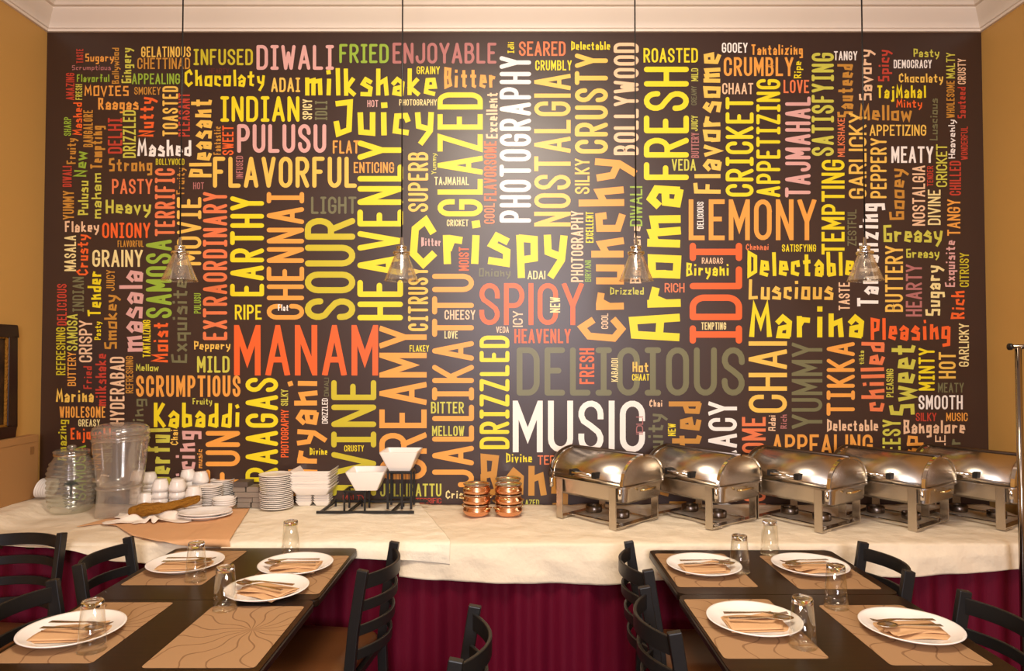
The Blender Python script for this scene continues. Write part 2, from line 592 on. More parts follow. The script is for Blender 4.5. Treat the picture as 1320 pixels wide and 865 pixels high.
def offset_ribbon(P, hw, ext, limit):
    """quads of a stroke with mitred joints"""
    P = [Vector(p) for p in P]
    Q = [P[0]]
    for p in P[1:]:
        if (p - Q[-1]).length > 1e-4:
            Q.append(p)
    P = Q
    n = len(P)
    if n < 2:
        return []
    d = [(P[i + 1] - P[i]).normalized() for i in range(n - 1)]
    P[0] = P[0] - d[0] * ext
    P[-1] = P[-1] + d[-1] * ext
    perp = lambda v: Vector((-v.y, v.x))
    L, R = [], []
    for i in range(n):
        if i == 0:
            o_ = perp(d[0]) * hw
            L.append((P[i] + o_, P[i] + o_)); R.append((P[i] - o_, P[i] - o_))
        elif i == n - 1:
            o_ = perp(d[-1]) * hw
            L.append((P[i] + o_, P[i] + o_)); R.append((P[i] - o_, P[i] - o_))
        else:
            a, b = perp(d[i - 1]), perp(d[i])
            m = a + b
            if m.length < 0.05:
                L.append((P[i] + a * hw, P[i] + b * hw)); R.append((P[i] - a * hw, P[i] - b * hw))
                continue
            m.normalize()
            k = hw / max(m.dot(a), 1.0 / limit)
            o_ = m * k
            L.append((P[i] + o_, P[i] + o_)); R.append((P[i] - o_, P[i] - o_))
    out = []
    for i in range(n - 1):
        out.append([L[i][1], L[i + 1][0], R[i + 1][0], R[i][1]])
    return out


def clip_band(poly, lo, hi):
    for s, lim in ((1, lo), (-1, -hi)):
        res = []
        for i in range(len(poly)):
            a, b = poly[i - 1], poly[i]
            da, db = s * a.y - lim, s * b.y - lim
            if (da >= 0) != (db >= 0):
                res.append(a.lerp(b, da / (da - db)))
            if db >= 0:
                res.append(b)
        poly = res
        if len(poly) < 3:
            return []
    return poly


PAINT = {'Y': '#f0d81c', 'G': '#f3c254', 'C': '#f2dc96', 'O': '#f0a244', 'D': '#c98c34', 'R': '#f46426', 'S': '#ec7c4a', 'K': '#e0a89e',
         'W': '#faf0e4', 'L': '#97b436', 'V': '#cfc84a', 'T': '#74704c', 'P': '#f2c69c', 'X': '#c2402c', 'A': '#cdbc28', 'B': '#b4706a', 'H': '#642a20'}
PKEYS = list(PAINT)
letters = MB()
piece = [0]


def word(text, font, orient, x0, y0, x1, y1, col):
    pre, vis, post = '', text, ''
    if '|' in text:
        sp = text.split('|')
        pre, vis = sp[0], sp[1]
        post = sp[2] if len(sp) > 2 else ''
    full = pre + vis + post
    wpx, hpx = (x1 - x0, y1 - y0) if orient == 'H' else (y1 - y0, x1 - x0)
    big = hpx > 26
    G = []
    for ch in full:
        if font == 'b':
            st = LOW.get(ch, LOW.get(ch.lower()))
            G.append((max(p[0] for q in st for p in q), st))
        else:
            if ch == 'I' and font in 's':
                ch = 'i'
            wd, st = CAPS[ch]
            G.append((wd, st))
    a, b = len(pre), len(pre) + len(vis)
    ys = [p[1] for g in G[a:b] for q in g[1] for p in q]
    ymin, ymax = (min(ys), max(ys)) if font == 'b' else (0, 1)
    sw = {'b': 0.165 if big else 0.172, 'r': 0.137 if hpx > 45 else 0.155, 's': 0.128 if hpx > 38 else 0.152}[font]
    sy = hpx / (ymax - ymin + sw)
    hw = 0.5 * sw * sy
    gap = 2 * hw + (0.085 if font == 'b' else 0.115) * sy
    tot = sum(g[0] for g in G[a:b])
    nv = len(vis)
    sx = (wpx - 2 * hw - (nv - 1) * gap) / tot
    if sx < 0.14 * sy:
        gap = max(2 * hw * 0.9, gap * 0.72)
        sx = max((wpx - 2 * hw - (nv - 1) * gap) / tot, 0.05 * sy)
    x = hw - sum(g[0] for g in G[:a]) * sx - a * gap
    rnd = random.Random(full)
    letters.cur = PKEYS.index(col)
    for g in G:
        for q in g[1]:
            if font == 'b':
                j = 0.02
                P = [(x + (p[0] + rnd.uniform(-j, j)) * sx, (p[1] - ymin + rnd.uniform(-j, j)) * sy + hw) for p in q]
            else:
                ww = sx * (g[0] if g[0] else 0)
                P = [(x + p[0] * ww, p[1] * sy + hw) for p in q]
            if font == 'r':
                polys, run = [], [P[0]]
                for i in range(1, len(P)):
                    run.append(P[i])
                    if i < len(P) - 1 and (Vector(P[i]) - Vector(P[i - 1])).angle(Vector(P[i + 1]) - Vector(P[i]), 0) > 0.5:
                        polys += offset_ribbon(run, hw, 0, 1.6)
                        run = [P[i]]
                polys += offset_ribbon(run, hw, 0, 1.6)
                for e in [P[0], P[-1]] + [P[i] for i in range(1, len(P) - 1)
                                          if (Vector(P[i]) - Vector(P[i - 1])).angle(Vector(P[i + 1]) - Vector(P[i]), 0) > 0.5]:
                    polys.append([Vector((e[0] + hw * cos(2 * pi * k / 12), e[1] + hw * sin(2 * pi * k / 12))) for k in range(12)])
            elif font == 's':
                polys = [clip_band(p, 0, hpx) for p in offset_ribbon(P, hw, hw, 7)]
            else:
                polys = offset_ribbon(P, hw, 0.35 * hw, 2.6)
            for p in polys:
                if len(p) < 3:
                    continue
                piece[0] += 1
                Y = YW - 0.0010 - (piece[0] % 40) * 1.5e-5 - (0.0008 if hpx < 19 else 0)
                vs = []
                for v in p:
                    if orient == 'H':
                        vs.append(onY(x0 + v.x, y1 - v.y, Y))
                    else:
                        vs.append(onY(x1 - v.y, y1 - v.x, Y))
                letters.add(vs, [tuple(range(len(vs)))])
        x += g[0] * sx + gap


WORDS = """
TASTE s V 98.4 63 107.4 81.5 X
Sugary b H 109.4 69 147 82.6 O
Bollywood b V 144 61.5 156 108.5 D
Gingery b V 156.5 61.5 173.3 107.7 V
GELATINOUS s H 182 60 246 73.7 G
CHETTINAD s H 177 74.5 245 89 D
APPEALING s H 170 94.7 232 108.5 L
Scrumptious b H 92.4 84 143 92.3 B
Flavorful b H 98.5 95.5 141 106 L
AMAZING s V 85 94 96 129 X
FRESH s V 97.4 108.5 106 128.7 V
MOVIES b H 108 110 166 124 O
SMOKEY s H 173 112 207 122 D
Raagas b H 125.6 126 178.6 146 O
TOASTED r V 209.4 111 229.6 175.7 G
PLEASANT s V 230 120 244.7 176 X
Nutty b V 178 125 204 177 R
Mashed b V 93.7 132 106 174.5 R
BANGALORE s V 107.4 142 119.6 189.5 D
SHARP s V 82.4 151 91.7 175 L
Tempting b V 116.3 162 136.6 218 D
DELHI r V 139 152 157.6 198 X
DRIZZLED s V 158.4 142 175 203.5 V
Mashed b H 176.7 179.4 246.6 202 W
Fruity b V 85.6 178 101.5 212 D
New b V 95 194.5 112 229 L
Strong b H 139.5 203.7 196.4 226.3 D
BOLLYWOOD s H 200.8 204.5 237.7 212.6 A
DIWALI s V 80.7 214 92.4 241 X
YUMMY s V 81 246 95.3 283 D
Pulusu b V 99.8 233 114.4 278 V
maham b V 117 223 131 283 V
PASTY s H 144.3 230.7 196.4 250 S
Heavy b H 135.3 256.3 194.8 281 V
ONIONY r H 131.7 287 193.7 307 R
TERRIFIC r V 199.7 217 225.6 304.5 S
Fruity b V 227 216 241 251 D
MOVIE r V 228 254 259.5 342 G
Flakey b H 83 284.5 127.7 303.5 P
FLAVORFUL s H 151.6 310 185 318.4 D
MASALA s V 83 303.6 98 349.5 C
Crusty b V 98.5 302 118 356 R
GRAINY s H 119 322 184 344 C
SAMOSA r V 188 309 221.5 410 L
Tender b V 112.3 349 131 408.5 Y
JUICY s V 137 348 148 375 D
masala b V 152.3 349 185 455 K
Smokey b V 133.3 380 156 451 D
INDIAN r V 93.4 357 108.3 402 T
DELICIOUS r V 73.5 366 86 419.5 X
REFRESHING s V 72.3 422 84.3 483.5 A
SAMOSA s V 86 405 100 452 V
BUTTERY s V 87 454 98 497.5 O
CRISPY s V 101.8 413 118.8 467 P
Pasty b V 121.7 414.5 132.5 438.5 Y
TANTALIZING s V 184 412.5 194 460.5 Y
Moist b V 196.4 415 217.5 468 R
Exquisite b V 220.7 360 247.4 469 T
PULUSU s V 250 378 259 404 L
Fried b V 107 472 118.8 502 X
milkshake b V 122 456 137.4 524 X
HYDERABAD r V 141.7 460 160.5 547 P
REFRESHING s V 162 459 171.7 507 D
Mellow b H 175 469 204.5 478.5 V
SCRUMPTIOUS s H 175.4 484 310 511.5 O
Marina b H 71.8 502 121 519 G
WHOLESOME s H 76.7 524 135.8 538.5 O
GREASY s H 101 540.5 128.8 549.7 C
Amazing b V 74.3 541 89.3 594 A
Enjoyable b H 90.5 551 150 571 R
SAMOSA s V 95 574 111 645 L
MINTY s V 118 566 130 606 D
SILKY s V 133 564 145 596 T
Refres|hing b V 169.7 514 190 557 T
Kabaddi b H 197 518 309.5 552 Y
Fruity b H 247.8 513 273.5 524 V
Wond|erful b V 187.7 552 220.5 612 V
Chai b V 219.4 553.6 229.6 574.4 G
Enti|cing b V 226.5 555.6 260 607 K
music b V 254 579 261 604 O
FUN r V 265 555.6 309.5 624 O
RAAGAS r V 316.5 487 358.5 621 Y
PHOTOGRAPHY s V 362 528 372 589.5 R
SILKY s V 362 502 371.3 523 V
Bi|ryani b V 371 489 422 600 O
DIWALI s V 417.7 487 424 511 T
DRIZZLED s V 415 513.5 422.6 546 W
Divine b H 399 577 422 586.6 Y
INFUSED r H 249.4 63 326 84 A
HEARTY s H 269 88 295.5 95 H
Chocolaty b H 236.5 88.6 341.6 118 Y
DIWALI r H 330.6 58 430.5 90 K
ADAI r H 349.4 100 387 118.7 G
milkshake b H 392 86 563 124.7 Y
FRIED r H 437.4 56.7 501 81.3 L
ENJOYABLE r H 506 55 640 82 B
INDIAN r H 284 124 386 157 Y
SPICY s V 390 128 402.3 154 C
IDLI r V 406 130 422 155 T
Pleasant b V 242.6 127 273.7 229.6 G
Juicy b H 428 128 560 189 Y
HOT s H 473.5 129 487.6 138 K
PHOTOGRAPHY s H 514.6 128 563 136 C
GRAINY s H 537 85.5 567 95.5 Y
Bitter b H 571.7 86.6 639.6 114 O
Fantastic b V 275 163 285 200 D
SWEET s V 286.6 162 301 200 R
PULUSU r H 305.7 160 420.5 197 K
FLAT r H 429 181 463 198 O
FLAVORFUL r H 274.5 202 460 242 G
INFUSED s V 304.4 201 313.3 230 B
ENTICING s H 456 209 508 223 O
HOT s H 249 235 263 244 B
EARTHY r V 296.7 253 340.4 382 Y
CHENNAI r V 343.8 247.5 392 412 O
EXTRAORDINARY r V 261.6 247.5 293 438.4 S
LIGHT r H 401 253.5 459.6 275.7 T
SOUR r V 393 281 458 412.5 A
HEAVENLY r V 460.7 181 519.5 413 Y
SUPERB r V 526 196 552 273 G
Yummy b V 555.6 197.5 564.5 225 V
TAJMAHAL s H 560 228 604.5 238.5 C
GLAZED s V 564 119 622.3 279 Y
Excellent b V 626 119 642 179 P
PHOTOGRAPHY r V 644 72.5 684.6 287 W
FLAVORSOME s V 624 182 640 259 R
COOL s V 624 262 637.7 288.5 S
Idli b V 654 54 663 69 Y
SEARED s H 669 53.5 729 72 S
CRUMBLY s H 690 77.7 737 90.7 Y
Delectable b H 736 53 786.6 64.5 Y
NOSTALGIA s V 688.6 95.5 735.6 292 G
CRUSTY r V 741 69 783.7 198 G
BOLLYWOOD r V 791 55 823.3 200 P
SILKY s V 741 204.5 760 250 G
Crispy b H 526 279 732 361 Y
CRICKET s H 576 283 603.7 291.5 C
Bitter b H 542.7 306 568.6 317.5 K
MOIST s V 591.5 318.5 604.5 349 R
Oniony b H 616.6 345.5 658.4 360 T
ADAI s H 680 349 703 360 C
CITRUSY r V 526 345 552 426.7 G
JALLIKATTU r V 557 353 611 628 O
CHEESY s H 573 399.7 612.6 412 P
LOVE s H 573 426.7 590 436.4 C
SPICY s H 618 365 752 419 R
NEW s V 709 383 722 403 C
ICY s V 661 401 674 421.5 P
VEDA s H 639.6 421 656 429 P
HEAVENLY s H 663 424 735.6 442.4 R
DRIZZLED r V 618.3 432.7 656.6 579 Y
DELICIOUS r H 666 447.7 960 510 T
FRESH s V 747 449 766 495 R
MUSIC s H 661 516.5 831.4 583 W
BITTER s H 555.5 518 598 533 V
MELLOW s H 557 549 598.4 562 V
Divine b H 652 584 686 596.4 Y
TERRIFIC s H 693 587 746 599 S
|Ban|galore b H 617.4 585 704 641 D
GL|AZED s H 677 644 695 652 V
|Cris|py b H 574 632 597 643 C
JALLIKATTU s H 490 623.5 569 640 V
MALTY s H 442 638 471 645.5 X
TERRIFIC s H 536 642 569 649 X
CREAMY s V 489 420.7 550 618 O
MANAM s H 301.7 419 487.4 484 R
RIPE s H 302.8 392.8 337.3 412 Y
Flat b H 358 392 372 401 W
Peppery b H 249.7 439.6 297 454 G
MILD r H 254 459 296 480.4 V
FLAKEY s H 528 445 553 453.4 Y
D|IVINE r V 427 490 485 639 A
CRUSTY s H 443.7 574 469 582 Y
ROASTED s H 829.5 62 899.7 80.6 Y
FRESH r V 830 86 888 232 Y
MILD s V 891 88 900 104.6 V
CREAMY s V 891 111 898 135.5 T
JUICY s V 891 149 899.5 169 V
BUTTERY s V 891 171 901 203.5 B
Flavorsome b V 893.7 68 930 251.4 G
VEDA s H 866 205 897 220 V
Aroma b V 812 238 880 443 Y
Crunchy b V 744 204 823 443 O
DIWALI s V 812 240 828 291.5 L
Bangalore b V 812 291 830 366 P
EXCELLENT s V 755 273 765 313 Y
PHOTOGRAPHY s V 736 272 752 363.5 P
BIRYANI s V 754 335.5 762 363 L
Drizzled b H 786 370 830 380 V
COOL s V 775 404 784 424 P
DELICIOUS s V 898.6 260 907 295 W
LEMONY s H 887.8 257 1052 309.6 O
RICH s H 856.8 365 882.4 377 S
RAAGAS s H 904.7 332 932 340 P
Biryani b H 884 338.5 940 360.5 Y
IDLI r V 889 313 956.6 443 R
TEMPTING s H 904 415.5 936 425 C
Hot b H 814.8 466 836 480 G
CHAAT s H 814.8 482 837 490.6 Y
KABADDI s V 788 462 796.6 492 C
Chai b H 836.6 515 854 524.6 P
IDLI s V 820 537 829 560 B
Fr|uity b V 835 533 861 579 T
NEW s V 861 546 871 562 Y
Roas|ted b V 860 517 905.5 577 D
DEMOCR|ACY s V 913 518 950 577 W
WHOLES|OME s V 956.5 537.5 987 584 S
Adai b V 990 535 1000 556 P
Rich b V 1005.7 534.5 1014.5 553 B
CHAI s V 965 440 1014.5 532 G
APPEALING s H 995 560 1125 587 O
YUMMY s V 1020.6 442 1060 552.6 T
TIKKA r V 1065.6 441 1102 536 O
Delectable b H 1065.6 540.5 1132 556 P
tikka b V 1107 452 1114 470 V
chilled b V 1108.4 441 1141.4 531.5 S
PLEASING s V 1142.5 475.5 1151.7 512 V
Sweet b V 1146 443.5 1180 537 V
CH|EESY s V 1137.6 541 1161 583.5 V
MINTY r V 1184 448.5 1205 503.5 Y
HOT s V 1210 454 1232 488 G
GARLICKY s V 1236 417 1249 472.6 C
MEATY s H 1209 493.5 1242.4 506 T
SMOOTH s H 1184 509.5 1241 527.7 W
SILKY s H 1180.5 532 1207 543 X
MUSIC s H 1219.7 532 1247.4 543 O
Bangalore b H 1164 541 1244 564 P
Cri|sp b V 1168 562 1192 592 O
DELECTAB|LE s V 1205.4 561 1219 580 P
Bitt|er b V 1226 565 1239 585 T
GOOEY s H 930.5 55 963.7 68 W
Tantalizing b H 968 56.7 1035 75 O
CRUMBLY s H 933 73.7 1022.7 98 O
Ripe b V 1023 79 1036 101.5 Y
CHAAT s H 931 107 971 121.4 P
LOVE s H 1010 103 1043 120 S
SATISFYING r V 1046.2 68 1075 201 V
TANGY s H 1075 66 1105 77.7 W
Sauteed b V 1078 82.5 1100 152 D
CRICKET r V 935.4 125 971.4 253.4 Y
APPETIZING r V 975 102 1006 254 Y
TAJMAHAL r V 1012 124.5 1045 254.5 K
Savory b V 1107 63.5 1129 130.5 P
Spicy b V 1131.5 64 1151 106 X
Pasty b H 1177 62.7 1211 76.7 V
DEMOCRACY s H 1152 77 1201 88 W
Chocolaty b H 1158 94 1216 110 G
TajMahal b H 1130 109.5 1193.6 131.5 Y
Minty b H 1155 128 1189 142 R
Mellow b H 1107 134.5 1175.5 156 D
MALTY s V 1219.6 68 1231 101 V
CRUSTY s V 1234.5 75.6 1245 108.5 P
WHOLESOME s V 1220 104 1230.5 152 D
Sauteed b V 1233.6 112 1245 153 X
Luscious b V 1198 127 1209 181.6 T
MILKSHAKE s V 1079.7 152 1089 202 S
GARLICKY s V 1094 145 1117 256 G
APPETIZING s H 1121 160.8 1194 175 G
PEPPERY r V 1122 178 1143 255.5 G
MEATY s H 1149 188.7 1203 210 W
CRICKET s V 1206.7 186 1221 241 V
Heavenly b V 1222 154 1234 205 W
WONDERFUL s V 1238.7 163 1247.5 206 X
TENDER s V 1195 214 1203 240 X
CHILLED s V 1224 207.5 1238.7 252 X
Gooey b V 1146 217 1172 285 D
NOSTALGIA s V 1176 213.5 1192.5 291 P
DIVINE s V 1196 244.5 1212.5 290 C
TANGY s V 1221 257 1238 304 O
ZESTFUL s V 1092.5 270 1104 317 T
Tantalizing b V 1104 262 1141 396 W
TEMPTING s V 1059 206 1088.7 328 Y
Greasy b H 1137.7 290 1215 319 V
Greasy b H 1167.5 320.7 1211 336 V
BUTTERY s V 1141 317 1164 402 G
HEARTY s V 1167.7 341 1188.4 408 B
Sugary b V 1193 342 1218 408 C
Exquisite b V 1218 310 1235 370.5 K
CITRUSY s V 1237 326 1249 370 A
Rich b V 1225 375 1244 412 R
TASTE s V 1081 364 1095.4 400 P
Pleasing b H 1121 409 1225 447 R
Delectable b H 962.3 323.5 1102 357 Y
Luscious b H 964 359 1074 387 G
Marina b H 964.7 391 1114 437 Y
SATISFYING s H 1008 315 1052 324.5 Y
Chennai b H 961 314 991 322.5 S
"""
for ln in WORDS.strip().splitlines():
    t = ln.split()
    word(t[0], t[1], t[2], *[float(v) for v in t[3:7]], t[7])
lm = letters.build('lettering', [mat('paint_' + k, PAINT[k], 0.42, spec=0.6) for k in PKEYS], wall_back)

# ------------------------------------------------------------------ buffet table, skirt and cloths
ZT = 0.755                       # table board top
ZS = 0.760                       # cloth surface that things stand on
YE = 3.0                         # front edge
t = thing('buffet_table', 'long banquet table against the word wall, covered by cream cloths', 'table', (0, 3.37, 0))
MB().box(-2.55, 2.57, -0.36, 0.375, ZT - 0.03, ZT).build('tabletop', M_WOOD, t, bevel=0.004)
for x in (-2.4, -0.85, 0.85, 2.4):
    for y in (-0.28, 0.28):
        MB().tube([(x, y, 0), (x, y, ZT - 0.03)], 0.016).build('leg', M_BLACK, t, smooth=True)


def pleat(u, v):
    x = -2.56 + 5.14 * u
    z = ZT - 0.012 - (ZT - 0.022) * v
    ph = x * 2 * pi / 0.105
    a = 0.013 + 0.012 * v
    y = YE + 0.018 - a * (0.6 * sin(ph + 0.9 * sin(x * 7)) + 0.4 * sin(ph * 0.37 + x * 3)) - 0.012 * v
    return (x, y - 0.012, z)


sk = tag(MB().grid(pleat, 900, 8).build('table_skirt', M_SKIRT, smooth=True, solid=0.002), 'pleated burgundy skirt hanging from the front of the buffet table', 'skirt')


def wr(x, y, s):
    return (sin(x * 9.1 + y * 4 + s) * 0.45 + sin(x * 23 - y * 17 + 2 * s) * 0.3 + sin(x * 5.3 + y * 31 + s * 3) * 0.25 + sin(41 * x + 13 * y + s) * 0.2)


def cloth(name, label, m, xa_front, xb_front, xa_back, xb_back, hem, lift, seed, out, bump=0.0025, yb=3.745, top_fn=None, nu=150):
    """cream cloth over the table: back edge, top, rounded fold, hanging front down to hem(x)"""
    def fn(u, v):
        if v < 0.55:
            q = v / 0.55
            y = yb + (YE - yb) * q
            z = ZS + lift - 0.001
            side = q
            x = (xa_back + (xb_back - xa_back) * u) * (1 - side) + (xa_front + (xb_front - xa_front) * u) * side
            wz = bump * wr(x, y, seed) * min(1, (1 - q) * 6 + 0.35)
            z += abs(wz) * 1.9
            if top_fn:
                z += top_fn(x, y)
            return (x, y, z)
        q = (v - 0.55) / 0.45
        x = xa_front + (xb_front - xa_front) * u
        h = hem(x)
        r = 0.012
        if q < 0.15:
            a = q / 0.15 * pi / 2
            y = YE - (r + out) * sin(a)
            z = ZS + lift - r + r * cos(a) - 0.001
        else:
            s = (q - 0.15) / 0.85
            z0 = ZS + lift - r
            z = z0 + (h - z0) * s
            y = YE - r - out - 0.014 * s * (0.5 + 0.5 * sin(x * 6.2 + seed)) - 0.008 * s * (sin(x * 15 + seed * 2) + 1)
            y -= 0.010 * (1 + wr(x * 0.8, z * 1.5 + x * 0.6, seed + 1)) * min(1, s * 3)
        return (x, y, z)
    o = MB().grid(fn, nu, 46).build(name, m, smooth=True, solid=0.0016)
    return tag(o, label, 'tablecloth')


def lerp_tab(tab):
    def f(x):
        if x <= tab[0][0]:
            return tab[0][1]
        for (a, b), (c, d) in zip(tab, tab[1:]):
            if x <= c:
                k = (x - a) / (c - a)
                return b + (d - b) * k
        return tab[-1][1]
    return f


def hemtab(pts, Y=2.975):
    return lerp_tab([(onY(px, py, Y).x, onY(px, py, Y).z) for px, py in pts])


fx = lambda px, Y=3.0: onY(px, 697, Y).x
sst = lambda a, b, x: (lambda q: q * q * (3 - 2 * q))(max(0, min(1, (x - a) / (b - a))))
hump = lambda x, y: 0.052 * sst(-2.33, -2.47, x) * sst(3.0, 3.12, y)
cloth('tablecloth', 'cream tablecloth under the glass jar at the left end of the buffet', M_CLOTH, -2.565, fx(318), -2.56, fx(330, 3.7),
      hemtab([(-40, 700), (60, 704), (97, 708), (150, 722), (205, 728), (320, 726)]), 0.0, 1.3, 0.002, top_fn=hump, nu=80)
cloth('tablecloth', 'long cream tablecloth under the copper pots and the steel chafing dishes', M_CLOTH, fx(517), 2.575, fx(505, 3.7), 2.575,
      hemtab([(517, 741), (560, 747), (640, 750), (750, 753), (800, 751), (840, 747), (900, 744), (1180, 741), (1250, 738), (1320, 733)]), -0.003, 4.1, 0.002, bump=0.004)
cloth('tablecloth', 'short cream tablecloth under the plate stacks, overlapping the long cloth', M_CLOTH2, fx(290), fx(581), fx(318, 3.7), fx(538, 3.7),
      hemtab([(290, 712), (380, 717), (445, 719), (517, 720), (560, 725), (581, 728)], 2.965), 0.007, 7.7, 0.014, bump=0.003)

# peach runner: between a back and a front polyline taken on the table top, drooping over the edge
pf = [(99, 681), (128, 677.5), (150, 680), (170, 693), (205, 701), (238, 703.5), (294, 704.5)]
pb = [(150, 667), (178, 665), (200, 664), (230, 662), (260, 661), (292, 660), (322, 659.5)]


def pl(tab, u):
    q = u * (len(tab) - 1)
    i = min(int(q), len(tab) - 2)
    k = q - i
    return (tab[i][0] * (1 - k) + tab[i + 1][0] * k, tab[i][1] * (1 - k) + tab[i + 1][1] * k)


def peach(u, v):
    a, b = onZ(*pl(pb, u), ZS), onZ(*pl(pf, u), ZS)
    p = a.lerp(b, v)
    z = ZS + 0.0075 + (0.006 if u > 0.8 else 0.004 * u) + abs(wr(p.x, p.y, 2)) * 0.0012
    y = p.y
    if u > 0.86:
        z += 0.004
    edge = YE - 0.034
    if y < edge:
        z -= (edge - y)
        y = edge - 0.004
    return (p.x, y, z)


tag(MB().grid(peach, 60, 24).build('table_runner', M_PEACH, smooth=True, solid=0.0016), 'peach cloth runner spread under the oval plates and crumpled napkin', 'cloth')

# ------------------------------------------------------------------ cardboard box and picture on the left wall
t = thing('cardboard_box', 'flat brown cardboard box standing against the left wall', 'box', (-2.56, 3.36, 0.815))
MB().box(-0.025, 0.025, -0.33, 0.31, 0, 0.335).build('body', M_PAPER, t, bevel=0.003)
MB().box(0.0252, 0.0262, -0.33, 0.31, 0.297, 0.299).build('flap_seam', M_TAPE, t)
MB().box(0.0252, 0.0262, 0.245, 0.275, 0.235, 0.275).build('tape', M_TAPE, t)
MB().prism([(0.05 * cos(a * pi / 8) - 0.05, 0.011 * sin(a * pi / 8)) for a in range(16)], 0.0252, 0.0258,
           Matrix(((0, 0, 1, 0), (1, 0, 0, 0), (0, 1, 0, 0.18), (0, 0, 0, 1)))).build('hand_hole', M_TAPE, t)

t = thing('framed_picture', 'dark framed picture hanging on the left beige wall', 'picture', (XL, 3.16, 1.44))
mb = MB()
w2, h2, fw = 0.38, 0.29, 0.06
for (y0, y1, z0, z1) in ((-w2, w2, h2 - fw, h2), (-w2, w2, -h2, -h2 + fw), (-w2, -w2 + fw, -h2 + fw, h2 - fw), (w2 - fw, w2, -h2 + fw, h2 - fw)):
    mb.box(0.0, 0.03, y0, y1, z0, z1)
mb.build('frame', M_FRAME, t, bevel=0.006)
MB().box(0.004, 0.014, -w2 + fw, w2 - fw, -h2 + fw, h2 - fw).build('canvas', M_ART, t)
mb = MB()
for (y0, y1, z0, z1) in ((-w2 + fw, w2 - fw, h2 - fw - 0.012, h2 - fw), (-w2 + fw, w2 - fw, -h2 + fw, -h2 + fw + 0.012),
                         (-w2 + fw, -w2 + fw + 0.012, -h2 + fw, h2 - fw), (w2 - fw - 0.012, w2 - fw, -h2 + fw, h2 - fw)):
    mb.box(0.012, 0.024, y0, y1, z0, z1)
mb.build('inner_moulding', M_BROWNC, t, bevel=0.003)


# ------------------------------------------------------------------ tableware builders
def shell(outer, inner):
    return outer + list(reversed(inner))


def plate_prof(R, h, rim):
    """round plate: outer underside then inner top"""
    return [(0.0, 0.004), (R * 0.5, 0.004), (R * 0.52, 0.0), (R * 0.58, 0.0), (R * 0.66, h * 0.35), (R * 0.97, h - 0.003), (R, h), (R * 0.985, h + 0.002),
            (R * 0.93, h - 0.001), (R * 0.70, h * 0.45 + 0.002), (R * 0.6, 0.0075), (0.0, 0.0075)]


def copy_one(src, loc, rot, label, group):
    o = src.copy()
    C.objects.link(o)
    o.location, o.rotation_euler = loc, rot
    o['label'] = label
    o['group'] = group
    return o


def stack(src, n, base, dz, label_fn, group, rz=0.3, jitter=0.0015, drift=(0, 0)):
    out = []
    for i in range(n):                              # i from the bottom up
        k = n - 1 - i
        loc = (base[0] + random.uniform(-jitter, jitter) + drift[0] * i, base[1] + random.uniform(-jitter, jitter) + drift[1] * i, base[2] + dz * i)
        o = src if (i == 0 and 'label' not in src) else src.copy()
        if o is not src:
            C.objects.link(o)
        o.location = loc
        o.rotation_euler = (0, 0, rz * i)
        tag(o, label_fn(pos_from_top(k, n)), src['cat_'] if 'cat_' in src else 'plate', group)
        out.append(o)
    return out


TOPB = ZS + 0.0085       # on the overlapping short cloth
# tall stack of dinner plates
p = onZ(357, 656, TOPB)
src = MB().lathe(plate_prof(0.085, 0.014, 0.02), 40).build('dinner_plate', M_CUP, smooth=True)
stack(src, 18, (p.x, p.y, TOPB + 0.002), 0.0098, lambda s: f'white plate, {s} of the tall single stack beside the square bowls', 'plates in the tall stack', drift=(-0.0004, 0))
# two round stacks of saucers and the stack of shallow bowls
ZR = ZS + 0.012
p = onZ(271, 656, ZS)
sauc = MB().lathe(plate_prof(0.062, 0.013, 0.015), 36).build('saucer', M_CUP, smooth=True)
stack(sauc, 11, (p.x, p.y, ZR), 0.0098, lambda s: f'white saucer, {s} of the stack nearest the white cups', 'saucers beside the cups')
p = onZ(286.5, 650.5, ZS)
src = MB().lathe(plate_prof(0.062, 0.013, 0.015), 36).build('saucer', M_CUP, smooth=True)
stack(src, 13, (p.x, p.y, ZR - 0.006), 0.0098, lambda s: f'white saucer, {s} of the rear stack beside the grey boxes', 'saucers in the rear stack')
p = onZ(289, 660, ZS)
src = MB().lathe([(0, 0), (0.03, 0), (0.034, 0.004), (0.055, 0.022), (0.06, 0.03), (0.0575, 0.03), (0.05, 0.02), (0.03, 0.008), (0, 0.008)], 36).build('shallow_bowl', M_CUP, smooth=True)
src['cat_'] = 'bowl'
stack(src, 4, (p.x, p.y, ZR), 0.0105, lambda s: f'white shallow bowl, {s} of the short stack behind the oval plates', 'shallow bowls')
# oval plates
p = onZ(264, 671, ZS)
mb = MB()
mb.lathe(plate_prof(0.128, 0.022, 0.03), 48, Matrix.Diagonal((1, 0.8, 1, 1)))
src = mb.build('oval_plate', M_PORC, smooth=True)
tag(src, 'white oval plate lying at the front of the buffet, upper of two', 'plate', 'oval plates')
src.location = (p.x, p.y, ZR + 0.013)
src.rotation_euler = (0, 0, 0.1)
copy_one(src, (p.x + 0.002, p.y + 0.002, ZR), (0, 0, 0.08), 'white oval plate on the peach cloth, lower of two', 'oval plates')

